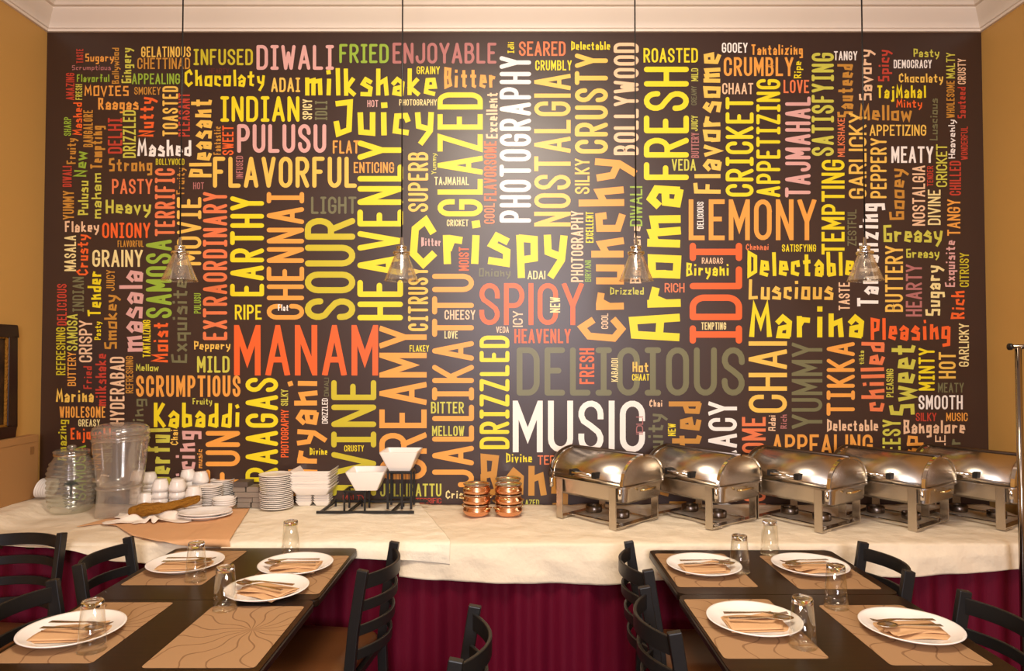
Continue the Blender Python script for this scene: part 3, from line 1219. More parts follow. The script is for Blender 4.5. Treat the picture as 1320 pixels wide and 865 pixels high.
# upside-down white cups in nested columns
cup_prof = [(0, 0.059), (0.0285, 0.059), (0.030, 0.056), (0.0295, 0.053), (0.034, 0.046), (0.0405, 0.018), (0.0435, 0.0), (0.0405, 0.0), (0.0375, 0.018), (0.031, 0.043), (0, 0.049)]
cup0 = MB().lathe(cup_prof, 36).build('soup_cup', M_CUP, smooth=True)
cups = [(178, 651, 5, 0.029, 0.0, 'column seen through the clear dispenser'), (192, 652, 6, 0.022, 0.0, 'thin rear column beside the dispenser'),
        (187, 661, 2, 0.032, 0.0, 'short front column of two'), (207, 660, 4, 0.031, -0.05, 'front column in front of the yellow letters'),
        (230, 660, 4, 0.031, -0.16, 'tilted column above the brown cloth'), (241, 652, 5, 0.029, 0.12, 'rear column behind the tilted one'),
        (249.5, 660, 3, 0.031, 0.0, 'column next to the saucers'), (258, 652.5, 5, 0.027, 0.05, 'rear column behind the saucers')]
first = True
for ci, (px, py, n, dz, tilt, where) in enumerate(cups):
    p = onZ(px, py, ZS)
    M = Matrix.Translation((p.x, p.y, ZR)) @ Matrix.Rotation(tilt * 0.45, 4, 'Y')
    if tilt:
        M = Matrix.Translation((0, 0, abs(sin(tilt * 0.45)) * 0.043)) @ M
    for i in range(n):
        if first:
            o = cup0
            first = False
        else:
            o = cup0.copy()
            C.objects.link(o)
        loc = M @ Vector((0, 0, dz * i))
        o.location = loc
        top = (i == n - 1)
        o.rotation_euler = (0, tilt * 0.45 + (tilt * 0.6 if top else 0), i * 0.7)
        if top and tilt:
            o.location.z += 0.006
        tag(o, f'upside-down white cup, {pos_from_top(n - 1 - i, n)} of the {where}', 'cup', 'white cups stacked beside the dispenser')

# plates standing on edge behind the jar
src = MB().lathe([(0, 0.002), (0.03, 0.002), (0.034, 0.0), (0.052, 0.004), (0.052, 0.0055), (0.034, 0.0035), (0, 0.0035)], 32).build('side_plate', M_CUP, smooth=True)
for i in range(6):
    o = src if i == 0 else src.copy()
    if i:
        C.objects.link(o)
    o.location = (-2.488 + 0.0125 * i, 3.63, 0.8205 + 0.050)
    o.rotation_euler = (0, radians(-76), 0)
    tag(o, f'white side plate on edge behind the ribbed jar, {["outermost at the left", "second from the left", "third from the left", "fourth from the left", "fifth from the left", "innermost behind the glass"][i]}', 'plate', 'side plates standing on edge')

# grey boxes
specs = [(300.5, 319, 618, 625, 'D', 'dark grey flat box on top of the small pile of boxes'), (317, 333, 625.5, 630.5, 'G', 'grey flat box second layer of the pile, nearest the plate stack'),
         (299, 315, 630, 636, 'G', 'pale grey box near the top of the pile, beside the rear saucers'), (302, 335, 636, 641, 'G', 'long grey box lying across the middle of the pile'),
         (325, 338, 641, 647, 'G', 'short grey box under the long one, beside the plate stack'), (305, 324, 645.5, 652, 'G', 'grey box low in the pile next to shallow bowls'),
         (324.5, 338, 647.5, 653, 'G', 'short grey box at the foot of the plate stack'), (305, 322, 652.5, 657, 'G', 'grey box at the very bottom of the pile')]
YB = 3.60
zz = {}
layers = [[(305, 322, 'G', 7), (324.5, 339, 'G', 6)], [(305, 324, 'G', 5), (325, 338, 'G', 4)], [(302, 335, 'G', 3)], [(299, 315, 'G', 2), (317, 333, 'G', 1)], [(300.5, 319, 'D', 0)]]
z = TOPB + 0.004
for ly in layers:
    for a, b, mm, idx in ly:
        xa, xb = onY(a, 640, YB).x, onY(b, 640, YB).x
        o = MB().box(-(xb - xa) / 2, (xb - xa) / 2, -0.045, 0.045, 0, 0.0265).build('small_box', M_GREY if mm == 'G' else M_DGREY, bevel=0.002)
        o.location = ((xa + xb) / 2, YB + 0.045 + 0.004 * (idx % 3), z)
        tag(o, specs[idx][5], 'box', 'grey boxes piled by the plates')
    z += 0.0272


# square bowls
def sq_bowl(name, a, b, h, m, th=0.005, flare=0.0):
    """square bowl: half top a, half bottom b"""
    mb = MB()
    secs = [(b, 0.0), (a - flare, h * 0.94), (a, h), (a - th, h), (a - flare - th * 1.4, h * 0.92), (b - th, th)]
    n = 24
    rings = []
    for hw_, z in secs:
        rings.append([Vector((x, y, z)) for x, y in rrect(2 * hw_, 2 * hw_, hw_ * 0.12, 5)])
    vs = [v for r in rings for v in r]
    k = len(rings[0])
    fs = []
    for i in range(len(rings) - 1):
        for j in range(k):
            fs.append((i * k + j, i * k + (j + 1) % k, (i + 1) * k + (j + 1) % k, (i + 1) * k + j))
    fs.append(tuple(reversed(range(k))))
    fs.append(tuple(range((len(rings) - 1) * k, len(rings) * k)))
    mb.add(vs, fs)
    return mb.build(name, m, auto=40)


p = onZ(404, 652, TOPB)
cx, cy = p.x, p.y + 0.02
src = sq_bowl('small_square_bowl', 0.044, 0.03, 0.026, M_CUP, 0.004)
firstq = True
for si, dx in enumerate((-0.047, 0.047)):
    for i in range(4):
        o = src if firstq else src.copy()
        if not firstq:
            C.objects.link(o)
        firstq = False
        o.location = (cx + dx, cy, TOPB + 0.003 + 0.013 * i)
        o.rotation_euler = (0, 0, 0.02)
        tag(o, f'small white square bowl, {pos_from_top(3 - i, 4)} of the {["left", "right"][si]} stack under the large square bowls', 'bowl', 'small square bowls')
src = sq_bowl('large_square_bowl', 0.108, 0.080, 0.042, M_CUP, 0.005)
for i in range(7):
    o = src if i == 0 else src.copy()
    if i:
        C.objects.link(o)
    o.location = (cx + 0.004 + random.uniform(-0.003, 0.003), cy + random.uniform(-0.003, 0.003), TOPB + 0.0695 + 0.0145 * i)
    o.rotation_euler = (0, 0, 0.02 * sin(i * 2.1))
    tag(o, f'large white square bowl, {pos_from_top(6 - i, 7)} of the nested square stack', 'bowl', 'large square bowls')

# two-tier black display stand with two white bowls
pb_ = onZ(478, 655, TOPB)
bx, by, bz = onY(478, 650, 3.56).x, 3.56, TOPB + 0.001
st = thing('display_stand', 'black metal two-tier stand holding two white bowls', 'stand', (bx, by, bz))
r_ = 0.006
mb = MB()
xa, xb = -0.26, 0.235
mb.bar([(xa, -0.075, 0.008), (xb, -0.075, 0.008)], 0.012, 0.012)
mb.bar([(xa + 0.03, 0.09, 0.028), (xb + 0.05, 0.09, 0.028)], 0.012, 0.012)
for x in (xa + 0.02, -0.1, 0.12):
    mb.bar([(x, -0.075, 0.008), (x + 0.035, 0.09, 0.028)], 0.012, 0.010)
    mb.bar([(x + 0.035, 0.09, 0.0), (x + 0.035, 0.09, 0.04)], 0.010, 0.010)
mb.build('base_frame', M_BLACK, st)
mb = MB()
for x in (-0.125, -0.02):
    for y in (-0.05, 0.06):
        mb.bar([(x, y, 0.0), (x, y, 0.108)], 0.009, 0.009)
for y in (-0.05, 0.06):
    mb.bar([(-0.125, y, 0.108), (-0.02, y, 0.108)], 0.009, 0.009)
for x in (-0.125, -0.02):
    mb.bar([(x, -0.05, 0.108), (x, 0.06, 0.108)], 0.009, 0.009)
mb.build('lower_tier', M_BLACK, st)
mb = MB()
for x in (0.092, 0.165, 0.212):
    for y in (-0.02, 0.08):
        if x == 0.165 and y > 0:
            continue
        mb.bar([(x, y, 0.012), (x, y, 0.2)], 0.011, 0.011)
for y in (-0.02, 0.08):
    mb.bar([(0.092, y, 0.2), (0.212, y, 0.2)], 0.009, 0.009)
    mb.bar([(0.092, y, 0.05), (0.212, y, 0.05)], 0.008, 0.008)
for x in (0.092, 0.212):
    mb.bar([(x, -0.02, 0.2), (x, 0.08, 0.2)], 0.009, 0.009)
for k in range(7):
    mb.bar([(0.1 + k * 0.017, 0.08, 0.05), (0.1 + k * 0.017, 0.08, 0.2)], 0.003, 0.003)
mb.build('upper_tier', M_BLACK, st)
src = sq_bowl('square_bowl', 0.098, 0.056, 0.1, M_PORC, 0.006)
pl_ = onY(474.5, 630, by)
src.location = (pl_.x, by + 0.0, bz + 0.113)
src.rotation_euler = (0, 0, 0.02)
tag(src, 'white flared square bowl on the lower tier of the black stand', 'bowl', 'bowls on the black stand')
pu_ = onY(515.5, 608, by)
copy_one(src, (pu_.x, by + 0.05, bz + 0.205), (0, 0, -0.03), 'white flared square bowl on the upper tier of the black stand', 'bowls on the black stand')

# ------------------------------------------------------------------ copper pots
pot_prof = [(0, 0), (0.03, 0.0), (0.055, 0.008), (0.066, 0.024), (0.066, 0.034), (0.058, 0.046), (0.0575, 0.052), (0.064, 0.060), (0.061, 0.0605), (0.054, 0.053), (0.054, 0.046)]
pot_in = [(0.054, 0.046), (0.062, 0.033), (0.062, 0.024), (0.05, 0.011), (0, 0.005)]


def make_pot(label, group):
    t = thing('copper_pot', label, 'pot', group=group)
    MB().lathe(pot_prof, 40).build('body', M_COPPER, t, smooth=True)
    MB().lathe(pot_in, 40).build('lining', M_TIN, t, smooth=True)
    MB().lathe([(0.0575, 0.0515), (0.0645, 0.0585), (0.0655, 0.0605), (0.064, 0.0625), (0.0605, 0.0615), (0.0565, 0.0535)], 40).build('rim', M_TIN, t, smooth=True)
    for s in (-1, 1):
        pts = [(s * (0.062 + 0.016 * sin(pi * k / 8)), 0.022 * cos(pi * k / 8), 0.043 + 0.006 * sin(pi * k / 8)) for k in range(9)]
        MB().tube(pts, 0.0035, 8).build('handle', M_BRASS, t, smooth=True)
    return t


pot0 = None
for (px, py, n, rz, where) in ((614.5, 665.5, 3, 2.6, 'front left stack of copper pots'), (655.5, 665.5, 3, 0.6, 'front right stack of copper pots'), (655, 657.5, 3, 0.2, 'rear stack of copper pots')):
    p = onZ(px, py, ZS)
    for i in range(n):
        lab = f'copper pot, {pos_from_top(n - 1 - i, n)} of the {where}'
        if pot0 is None:
            pot0 = o = make_pot(lab, 'copper pots')
        else:
            o = dup(pot0, lab, 'copper pots')
        o.location = (p.x, p.y, ZS + 0.003 + 0.0505 * i)
        o.rotation_euler = (0, 0, rz + 0.7 * i)
        o.scale = (1.05, 1.05, 1.0)


# ------------------------------------------------------------------ glass jar and clear dispenser
def ribs(prof, amp, per):
    out = []
    for (r0, z0), (r1, z1) in zip(prof, prof[1:]):
        n = max(2, int(abs(z1 - z0) / 0.003))
        for k in range(n):
            q = k / n
            z = z0 + (z1 - z0) * q
            out.append((r0 + (r1 - r0) * q + amp * (0.5 - 0.5 * cos(2 * pi * z / per)), z))
    out.append(prof[-1])
    return out


p = onZ(86.5, 661.5, ZS)
t = thing('beverage_jar', 'ribbed glass drink jar with metal spigot at the left end', 'jar', (p.x, p.y + 0.03, ZS + 0.003))
body = [(0.0, 0.0), (0.08, 0.0), (0.092, 0.01)] + ribs([(0.098, 0.02), (0.109, 0.10), (0.109, 0.20), (0.096, 0.25), (0.083, 0.272)], 0.0055, 0.024) + [(0.078, 0.285), (0.078, 0.30)]
MB().lathe(body, 56).build('body', M_JAR, t, smooth=True)
MB().lathe([(0.0795, 0.29), (0.083, 0.293), (0.083, 0.299), (0.0795, 0.302)], 48).build('neck_band', M_CHROME, t, smooth=True)
lid = MB().lathe([(0.076, 0.302), (0.083, 0.303), (0.085, 0.312), (0.076, 0.319), (0.04, 0.322), (0.0, 0.323)], 48).build('lid', M_JAR, t, smooth=True)
MB().lathe([(0.0, 0.323), (0.014, 0.324), (0.022, 0.333), (0.016, 0.342), (0, 0.344)], 24).build('knob', M_JAR, lid, smooth=True)
A_ = 1.72


def pol(a, r, z):
    return (r * sin(a), -r * cos(a), z)


sp = MB()
sp.tube([pol(A_, 0.104, 0.155), pol(A_, 0.146, 0.155)], 0.012, 14)
sp.tube([pol(A_, 0.142, 0.172), pol(A_, 0.142, 0.118)], 0.008, 12)
sp = sp.build('spigot', M_CHROME, t, smooth=True)
MB().tube([pol(A_, 0.142, 0.172), pol(A_, 0.147, 0.186), pol(A_ - 0.1, 0.19, 0.18)], 0.005, 10).build('lever', M_CHROME, sp, smooth=True)
# embossed tree mark on the front of the jar
mb = MB()


def on_jar(a, z):
    r = 0.1155
    return Vector((r * sin(a), -r * cos(a), z))


mb.tube([on_jar(0.56, 0.105), on_jar(0.56, 0.155)], 0.003, 6)
for k in range(9):
    a = radians(20 + 140 * k / 8)
    mb.tube([on_jar(0.56, 0.150), on_jar(0.56 + 0.16 * cos(a), 0.152 + 0.018 * sin(a)), on_jar(0.56 + 0.30 * cos(a), 0.142 + 0.034 * sin(a))], 0.0024, 5)
mb.build('tree_emblem', M_LOGO, t, smooth=True)
mb = MB()
for i in range(5):
    mb.tube([on_jar(0.56 - 0.33 + 0.03 * i + 0.066 * k * (1 - 0.09 * i), 0.098 - 0.012 * i + 0.004 * sin(k * 1.7 + i)) for k in range(11)], 0.0013, 5)
mb.build('embossed_lines', M_LOGO, t, smooth=True)

p = onZ(148.5, 667, ZS)
t = thing('beverage_dispenser', 'tall clear plastic dispenser standing between jar and white cups', 'dispenser', (p.x, p.y + 0.04, ZS + 0.010))
MB().lathe([(0.110, 0.0), (0.111, 0.004), (0.105, 0.08), (0.103, 0.125), (0.106, 0.135), (0.106, 0.139)], 48).build('base', M_ACRY, t, smooth=True)
MB().lathe([(0.0, 0.143), (0.096, 0.143), (0.103, 0.148), (0.108, 0.17), (0.116, 0.25), (0.126, 0.34), (0.130, 0.385), (0.130, 0.40)], 56).build('tank', M_ACRY, t, smooth=True)
lid = MB().lathe([(0.1295, 0.402), (0.1335, 0.405), (0.1335, 0.417), (0.128, 0.434), (0.114, 0.447), (0.085, 0.455), (0.0, 0.457)], 56).build('lid', M_ACRY, t, smooth=True)
MB().lathe([(0.1295, 0.372), (0.1335, 0.374), (0.1335, 0.380), (0.1295, 0.382)], 48).build('rim_band', M_ACRY, t, smooth=True)
MB().lathe([(0.101, 0.131), (0.1095, 0.133), (0.1105, 0.139), (0.107, 0.145), (0.102, 0.145)], 48).build('seam_ring', M_ACRY, t, smooth=True)

# ------------------------------------------------------------------ crumpled napkin and brown cloth
pc = onZ(205, 672, ZS)


def crumple(u, v):
    x, y = (u - 0.5) * 0.40, (v - 0.5) * 0.21
    r = sqrt((x / 0.20) ** 2 + (y / 0.105) ** 2)
    edge = 1 + 0.12 * sin(9 * atan2(y, x) + 1) + 0.07 * sin(17 * atan2(y, x))
    x *= edge
    y *= edge
    z = 0.042 * (0.5 + 0.5 * sin(x * 40 + sin(y * 60) * 1.5)) * (0.5 + 0.5 * sin(y * 70 + x * 22 + 1)) * max(0, 1.15 - r * 0.7) + 0.004
    z += 0.006 * sin(x * 95 + y * 60) * max(0, 1 - r * 0.7)
    return (x, y, max(0.002, z))


o = MB().grid(crumple, 70, 40).build('cloth_napkin', M_NAPW, smooth=True, solid=0.0015)
o.location = (pc.x - 0.01, pc.y + 0.012, ZS + 0.012)
o.rotation_euler = (0, 0, 0.12)
tag(o, 'crumpled white cloth napkin under the twisted brown cloth', 'napkin')

path = [(-0.145, -0.03, 0.040), (-0.10, -0.028, 0.046), (-0.05, -0.02, 0.05), (0.0, -0.005, 0.052), (0.05, 0.015, 0.058), (0.10, 0.034, 0.068), (0.14, 0.048, 0.078), (0.165, 0.056, 0.084)]
rad = [0.018, 0.034, 0.036, 0.031, 0.026, 0.026, 0.026, 0.018]
mb = MB()
n = 20
vs, fs = [], []
m_ = 40
for i in range(m_ + 1):
    q = i / m_ * (len(path) - 1)
    k = min(int(q), len(path) - 2)
    a = q - k
    c = Vector(path[k]).lerp(Vector(path[k + 1]), a)
    rr = rad[k] * (1 - a) + rad[k + 1] * a
    for j in range(n):
        th = 2 * pi * j / n
        r2 = rr * (1 + 0.14 * sin(4 * th + i * 0.30) + 0.07 * sin(9 * th - i * 0.5)) * (1 + 0.08 * sin(i * 0.9))
        vs.append(c + Vector((-0.3 * r2 * cos(th), r2 * cos(th), r2 * 0.82 * sin(th))))
for i in range(m_):
    for j in range(n):
        fs.append((i * n + j, i * n + (j + 1) % n, (i + 1) * n + (j + 1) % n, (i + 1) * n + j))
fs.append(tuple(reversed(range(n))))
fs.append(tuple(range(m_ * n, (m_ + 1) * n)))
mb.add(vs, fs)
o = mb.build('rolled_cloth', M_BROWNC, smooth=True, subsurf=1)
o.location = (pc.x + 0.005, pc.y + 0.012, ZS + 0.012)
o.rotation_euler = (0, 0, 0.05)
tag(o, 'long twisted brown cloth lying on the crumpled white napkin', 'cloth')


# ------------------------------------------------------------------ roll-top chafing dishes
def make_chafer(label, group):
    t = thing('chafing_dish', label, 'chafing dish', group=group)
    L, W = 0.46, 0.33
    ZR_, ZP = 0.200, 0.118
    # stand
    for sx in (-1, 1):
        for sy in (-1, 1):
            x, y = sx * 0.165, sy * (W / 2 + 0.004)
            mb = MB()
            mb.bar([(x, y, 0.0), (x, y, 0.195)], 0.039, 0.006, up=Vector((0, 1, 0)))
            mb.box(x - 0.0195, x + 0.0195, min(y, y - sy * 0.075), max(y, y - sy * 0.075), 0.0, 0.005)
            mb.build('leg', M_STEEL, t, bevel=0.0012)
    mb = MB()
    for sy in (-1, 1):
        mb.box(-0.16, 0.16, sy * 0.105 - 0.011, sy * 0.105 + 0.011, 0.012, 0.017)
    for sx in (-1, 1):
        mb.box(sx * 0.165 - 0.018, sx * 0.165 + 0.018, -W / 2, W / 2, 0.0055, 0.0105)
    mb.build('fuel_shelf', M_STEEL, t)
    for sx in (-1, 1):
        h = MB().lathe([(0.0, 0.018), (0.04, 0.018), (0.042, 0.022), (0.042, 0.048), (0.038, 0.05), (0.035, 0.047), (0.035, 0.03), (0, 0.03)], 28,
                       Matrix.Translation((sx * 0.085, 0, 0))).build('fuel_holder', M_DSTEEL, t, smooth=True)
    # water pan
    mb = MB()
    rings = []
    for (l, w_, z, r) in ((L / 2 - 0.022, W / 2 - 0.022, ZP, 0.03), (L / 2 - 0.008, W / 2 - 0.008, ZP + 0.012, 0.035), (L / 2 - 0.004, W / 2 - 0.004, ZR_ - 0.006, 0.04),
                          (L / 2 + 0.008, W / 2 + 0.008, ZR_ - 0.005, 0.045), (L / 2 + 0.008, W / 2 + 0.008, ZR_ + 0.002, 0.045), (L / 2 - 0.016, W / 2 - 0.016, ZR_ + 0.002, 0.035)):
        rings.append([Vector((x, y, z)) for x, y in rrect(2 * l, 2 * w_, r, 6)])
    k = len(rings[0])
    vs = [v for r in rings for v in r]
    fs = [(i * k + j, i * k + (j + 1) % k, (i + 1) * k + (j + 1) % k, (i + 1) * k + j) for i in range(len(rings) - 1) for j in range(k)]
    fs += [tuple(reversed(range(k))), tuple(range((len(rings) - 1) * k, len(rings) * k))]
    mb.add(vs, fs)
    pan = mb.build('water_pan', M_STEEL, t, auto=40)
    for sx in (-1, 1):
        x = sx * (L / 2 + 0.004)
        pts = [(x, -0.05, 0.176), (x + sx * 0.02, -0.045, 0.18), (x + sx * 0.026, 0, 0.182), (x + sx * 0.02, 0.045, 0.18), (x, 0.05, 0.176)]
        MB().tube(pts, 0.005, 10).build('handle', M_BRASS, pan, smooth=True)
    # roll-top lid: half barrel with end caps
    n = 22
    lx, ry, rz_ = L / 2 - 0.012, W / 2 - 0.002, 0.126
    sec = []
    for k_ in range(n + 1):
        a = pi * k_ / n
        sec.append((ry * (abs(cos(a)) ** 0.94) * (1 if cos(a) >= 0 else -1), rz_ * (max(sin(a), 0) ** 0.94) + ZR_ + 0.004))
    mb = MB()
    mb.add([(-lx, y, z) for y, z in sec] + [(lx, y, z) for y, z in sec], [(i, i + 1, n + 2 + i, n + 1 + i) for i in range(n)])
    lid_ = mb.build('roll_top_lid', M_STEEL2, t, smooth=True, solid=0.003)
    for sx in (-1, 1):
        mb = MB()
        cols = 6
        vs = []
        for r in range(cols + 1):
            q = r / cols
            bulge = 0.005 * (1 - q ** 2.5)
            for (y, z) in sec:
                vs.append((sx * (lx + bulge - 0.002), y * q, ZR_ + 0.004 + (z - ZR_ - 0.004) * q))
        fs = [(r * (n + 1) + i, r * (n + 1) + i + 1, (r + 1) * (n + 1) + i + 1, (r + 1) * (n + 1) + i) for r in range(cols) for i in range(n)]
        mb.add(vs, fs)
        mb.build('end_cap', M_STEEL2, lid_, smooth=True)
        mb = MB()
        mb.sweep([(sx * (lx - 0.004), y * 1.012, ZR_ + 0.004 + (z - ZR_ - 0.004) * 1.015) for y, z in sec],
                 [(-0.004, -0.008), (0.004, -0.008), (0.004, 0.008), (-0.004, 0.008)], up=Vector((1, 0, 0)))
        mb.build('lid_rim', M_CHROME, lid_, auto=50)
    # rear guide arch, dark in the gap
    # front roll handle on the lid
    hb = MB()
    yf = -ry * 0.985
    for sx in (-1, 1):
        hb.box(sx * 0.07 - 0.011, sx * 0.07 + 0.011, yf - 0.034, yf + 0.01, ZR_ + 0.026, ZR_ + 0.054)
    hb.build('handle_bracket', M_RUB, lid_, bevel=0.002)
    MB().tube([(-0.06, yf - 0.030, ZR_ + 0.040), (0.06, yf - 0.030, ZR_ + 0.040)], 0.009, 14).build('lid_handle', M_CHROME, lid_, smooth=True)
    # hinge rollers on both front corners
    for sx in (-1, 1):
        MB().tube([(sx * (L / 2 - 0.018), -W / 2 - 0.012, 0.150), (sx * (L / 2 - 0.018), -W / 2 - 0.012, 0.196)], 0.0095, 14).build('corner_roller', M_CHROME, t, smooth=True)
    # dark guide arch at the far end that runs on along the crest
    path_ = [(-lx - 0.010, y * 1.045, ZR_ + 0.004 + (z - ZR_ - 0.004) * 1.04) for y, z in sec[::-1]][:n // 2 + 1]
    path_ += [(lx + 0.004, 0.0, path_[-1][2] + 0.001)]
    MB().tube(path_, 0.008, 8).build('lid_guide', M_DSTEEL, t, smooth=True)
    return t


labels = ['steel roll-top chafing dish nearest the copper pots, first of the row', 'steel roll-top chafing dish second in the row, behind the first one',
          'steel roll-top chafing dish in the middle of the row of five', 'steel roll-top chafing dish with bright glints, fourth in the row',
          'steel roll-top chafing dish farthest from the copper pots, beside the metal pole']
chaf = None
cpos = [((722, 668), (791, 685), -46), ((849, 666), (911, 683), -54), ((977, 669), (1053, 688), -54), ((1095, 667), (1168, 687), -54), ((1206, 666), (1277, 684), -56)]
for i, (fl, fr, ang) in enumerate(cpos):
    a, b = onZ(*fl, ZS), onZ(*fr, ZS)
    d = b - a
    ang_ = radians(ang)
    mid = (a + b) / 2
    # the legs' front mid is at local (0, -W/2)
    off = Matrix.Rotation(ang_, 3, 'Z') @ Vector((0, 0.165, 0))
    if chaf is None:
        chaf = o = make_chafer(labels[0], 'chafing dishes on the buffet')
    else:
        o = dup(chaf, labels[i])
    o.location = (mid.x + off.x, mid.y + off.y, ZS + 0.005)
    o.rotation_euler = (0, 0, ang_)
    print('chafer', i, d.length, math.degrees(atan2(d.y, d.x)), o.location)

# ------------------------------------------------------------------ pendant lamps
pend = None
plab = ['glass cone pendant lamp leftmost of the four, over the green and yellow words', 'glass cone pendant lamp second from the left, over yellow vertical letters',
        'glass cone pendant lamp third from the left, over orange letters', 'glass cone pendant lamp rightmost of the four, near the cream lettering']
for i, (px, py) in enumerate(((231.5, 362), (517.5, 362), (820, 357), (1115.5, 364))):
    Yp = 2.9
    p = onY(px, py, Yp)
    if pend is None:
        pend = t = thing('pendant_lamp', plab[0], 'lamp', group='pendant lamps')
        MB().lathe([(0.072, 0.0), (0.0735, 0.0), (0.070, 0.006), (0.031, 0.106), (0.029, 0.112), (0.0275, 0.112), (0.0295, 0.104), (0.0685, 0.006), (0.072, 0.0)], 40).build('shade', M_SHADE, t, smooth=True)
        MB().lathe([(0.0, 0.094), (0.021, 0.094), (0.022, 0.112), (0.034, 0.113), (0.036, 0.119), (0.034, 0.125), (0.021, 0.127), (0.02, 0.14), (0.022, 0.142), (0.021, 0.148), (0.008, 0.152), (0.006, 0.185), (0.0, 0.187)], 28
                   ).build('socket', M_CHROME, t, smooth=True)
        MB().lathe([(0, 0.02), (0.014, 0.024), (0.024, 0.042), (0.022, 0.062), (0.014, 0.082), (0.013, 0.094), (0, 0.094)], 24).build('bulb', M_SHADE, t, smooth=True)
        MB().tube([(0, 0, 0.186), (0, 0, ZC - p.z - 0.02)], 0.0032, 8).build('cord', M_RUB, t, smooth=True)
        MB().lathe([(0, ZC - p.z - 0.025), (0.05, ZC - p.z - 0.025), (0.06, ZC - p.z - 0.012), (0.06, ZC - p.z), (0, ZC - p.z)], 28).build('canopy', M_CHROME, t, smooth=True)
        o = t
    else:
        o = dup(pend, plab[i])
    o.location = p
    if i:
        o.location.z = pend.location.z

# ------------------------------------------------------------------ dining tables
ZD = 0.75


def dining(label, x0, x1, y0, y1, round_corner):
    t = thing('dining_table', label, 'table', ((x0 + x1) / 2, (y0 + y1) / 2, 0), group='dark dining tables')
    w_, d_ = x1 - x0, y1 - y0
    MB().prism(rrect(w_, d_, round_corner), ZD - 0.003, ZD).build('tabletop', M_WOOD, t)
    MB().prism(rrect(w_ + 0.004, d_ - 0.002, round_corner), ZD - 0.030, ZD - 0.0031).build('edge_band', M_EDGE, t, bevel=0.006)
    MB().tube([(0, 0, 0.02), (0, 0, ZD - 0.03)], 0.036, 20).build('pedestal', M_BLACK, t, smooth=True)
    mb = MB()
    mb.bar([(-w_ * 0.36, 0, 0.02), (w_ * 0.36, 0, 0.02)], 0.06, 0.03)
    mb.bar([(0, -d_ * 0.36, 0.018), (0, d_ * 0.36, 0.018)], 0.06, 0.03)
    mb.build('base', M_BLACK, t, bevel=0.006)
    mb = MB()
    mb.bar([(-w_ * 0.3, 0, ZD - 0.036), (w_ * 0.3, 0, ZD - 0.036)], 0.05, 0.012)
    mb.bar([(0, -d_ * 0.3, ZD - 0.036), (0, d_ * 0.3, ZD - 0.036)], 0.05, 0.012)
    mb.build('top_bracket', M_BLACK, t)
    return t


dining('dark wood dining table at left, pushed up to the buffet', -1.435, -0.66, 2.333, 2.945, 0.03)
dining('dark wood dining table at left nearest the camera, with bare placemat', -1.435, -0.665, 1.70, 2.329, 0.03)
dining('dark wood dining table at right, pushed up to the buffet', 0.578, 1.345, 2.386, 2.915, 0.03)
dining('dark wood dining table at right nearest the camera', 0.572, 1.335, 1.795, 2.382, 0.035)

ZM = ZD + 0.0006
pm = None
for i, (x0, x1, y0, y1, lab) in enumerate((
        (-1.41, -1.115, 2.475, 2.90, 'printed paper placemat at the rear left seat of the left tables'), (-0.965, -0.668, 2.385, 2.83, 'printed paper placemat at the rear right seat of the left tables'),
        (-1.42, -1.13, 1.857, 2.305, 'printed paper placemat at the near left seat of the left tables, under plate and glass'), (-0.985, -0.682, 1.83, 2.27, 'empty printed paper placemat with petal pattern on the left near table'),
        (0.592, 0.88, 2.455, 2.86, 'printed paper placemat at the rear left seat of the right tables'), (1.015, 1.31, 2.435, 2.83, 'printed paper placemat at the rear right seat of the right tables'),
        (0.580, 0.868, 1.885, 2.335, 'printed paper placemat at the near left seat of the right tables'), (1.012, 1.29, 1.845, 2.28, 'printed paper placemat at the near right seat of the right tables'))):
    w_, d_ = x1 - x0, y1 - y0
    o = MB().prism(rrect(w_, d_, 0.012, 3), 0, 0.0007).build('placemat', M_MAT)
    o.location = ((x0 + x1) / 2, (y0 + y1) / 2, ZM)
    tag(o, lab, 'placemat', 'paper placemats')

ZMT = ZM + 0.0010
# plates with napkin, fork and spoon
plate_src = None
fork_src = spoon_src = nap_src = None


def napkin_mesh():
    mb = MB()
    # folded paper napkin: lower rectangle plus upper folded layers
    def fold(pts, z, seed):
        n = 14
        a, b, c, d = [Vector(p) for p in pts]
        def fn(u, v):
            p_ = a.lerp(b, u).lerp(d.lerp(c, u), v)
            return (p_.x, p_.y, z + 0.0022 * (1 + sin(u * 5 + seed)) * sin(pi * v) + 0.002 * sin(u * 9 + v * 4 + seed) * v)
        mb.grid(fn, n, 8)
    fold([(-0.085, -0.06), (0.085, -0.052), (0.088, 0.05), (-0.082, 0.055)], 0.002, 0.3)
    fold([(-0.083, -0.055), (0.06, -0.048), (0.086, 0.02), (-0.08, 0.03)], 0.007, 1.9)
    fold([(-0.082, 0.0), (-0.01, 0.012), (0.08, 0.004), (0.07, 0.058)], 0.011, 4.0)
    return mb.build('paper_napkin', M_NAPK, smooth=True, solid=0.0016)


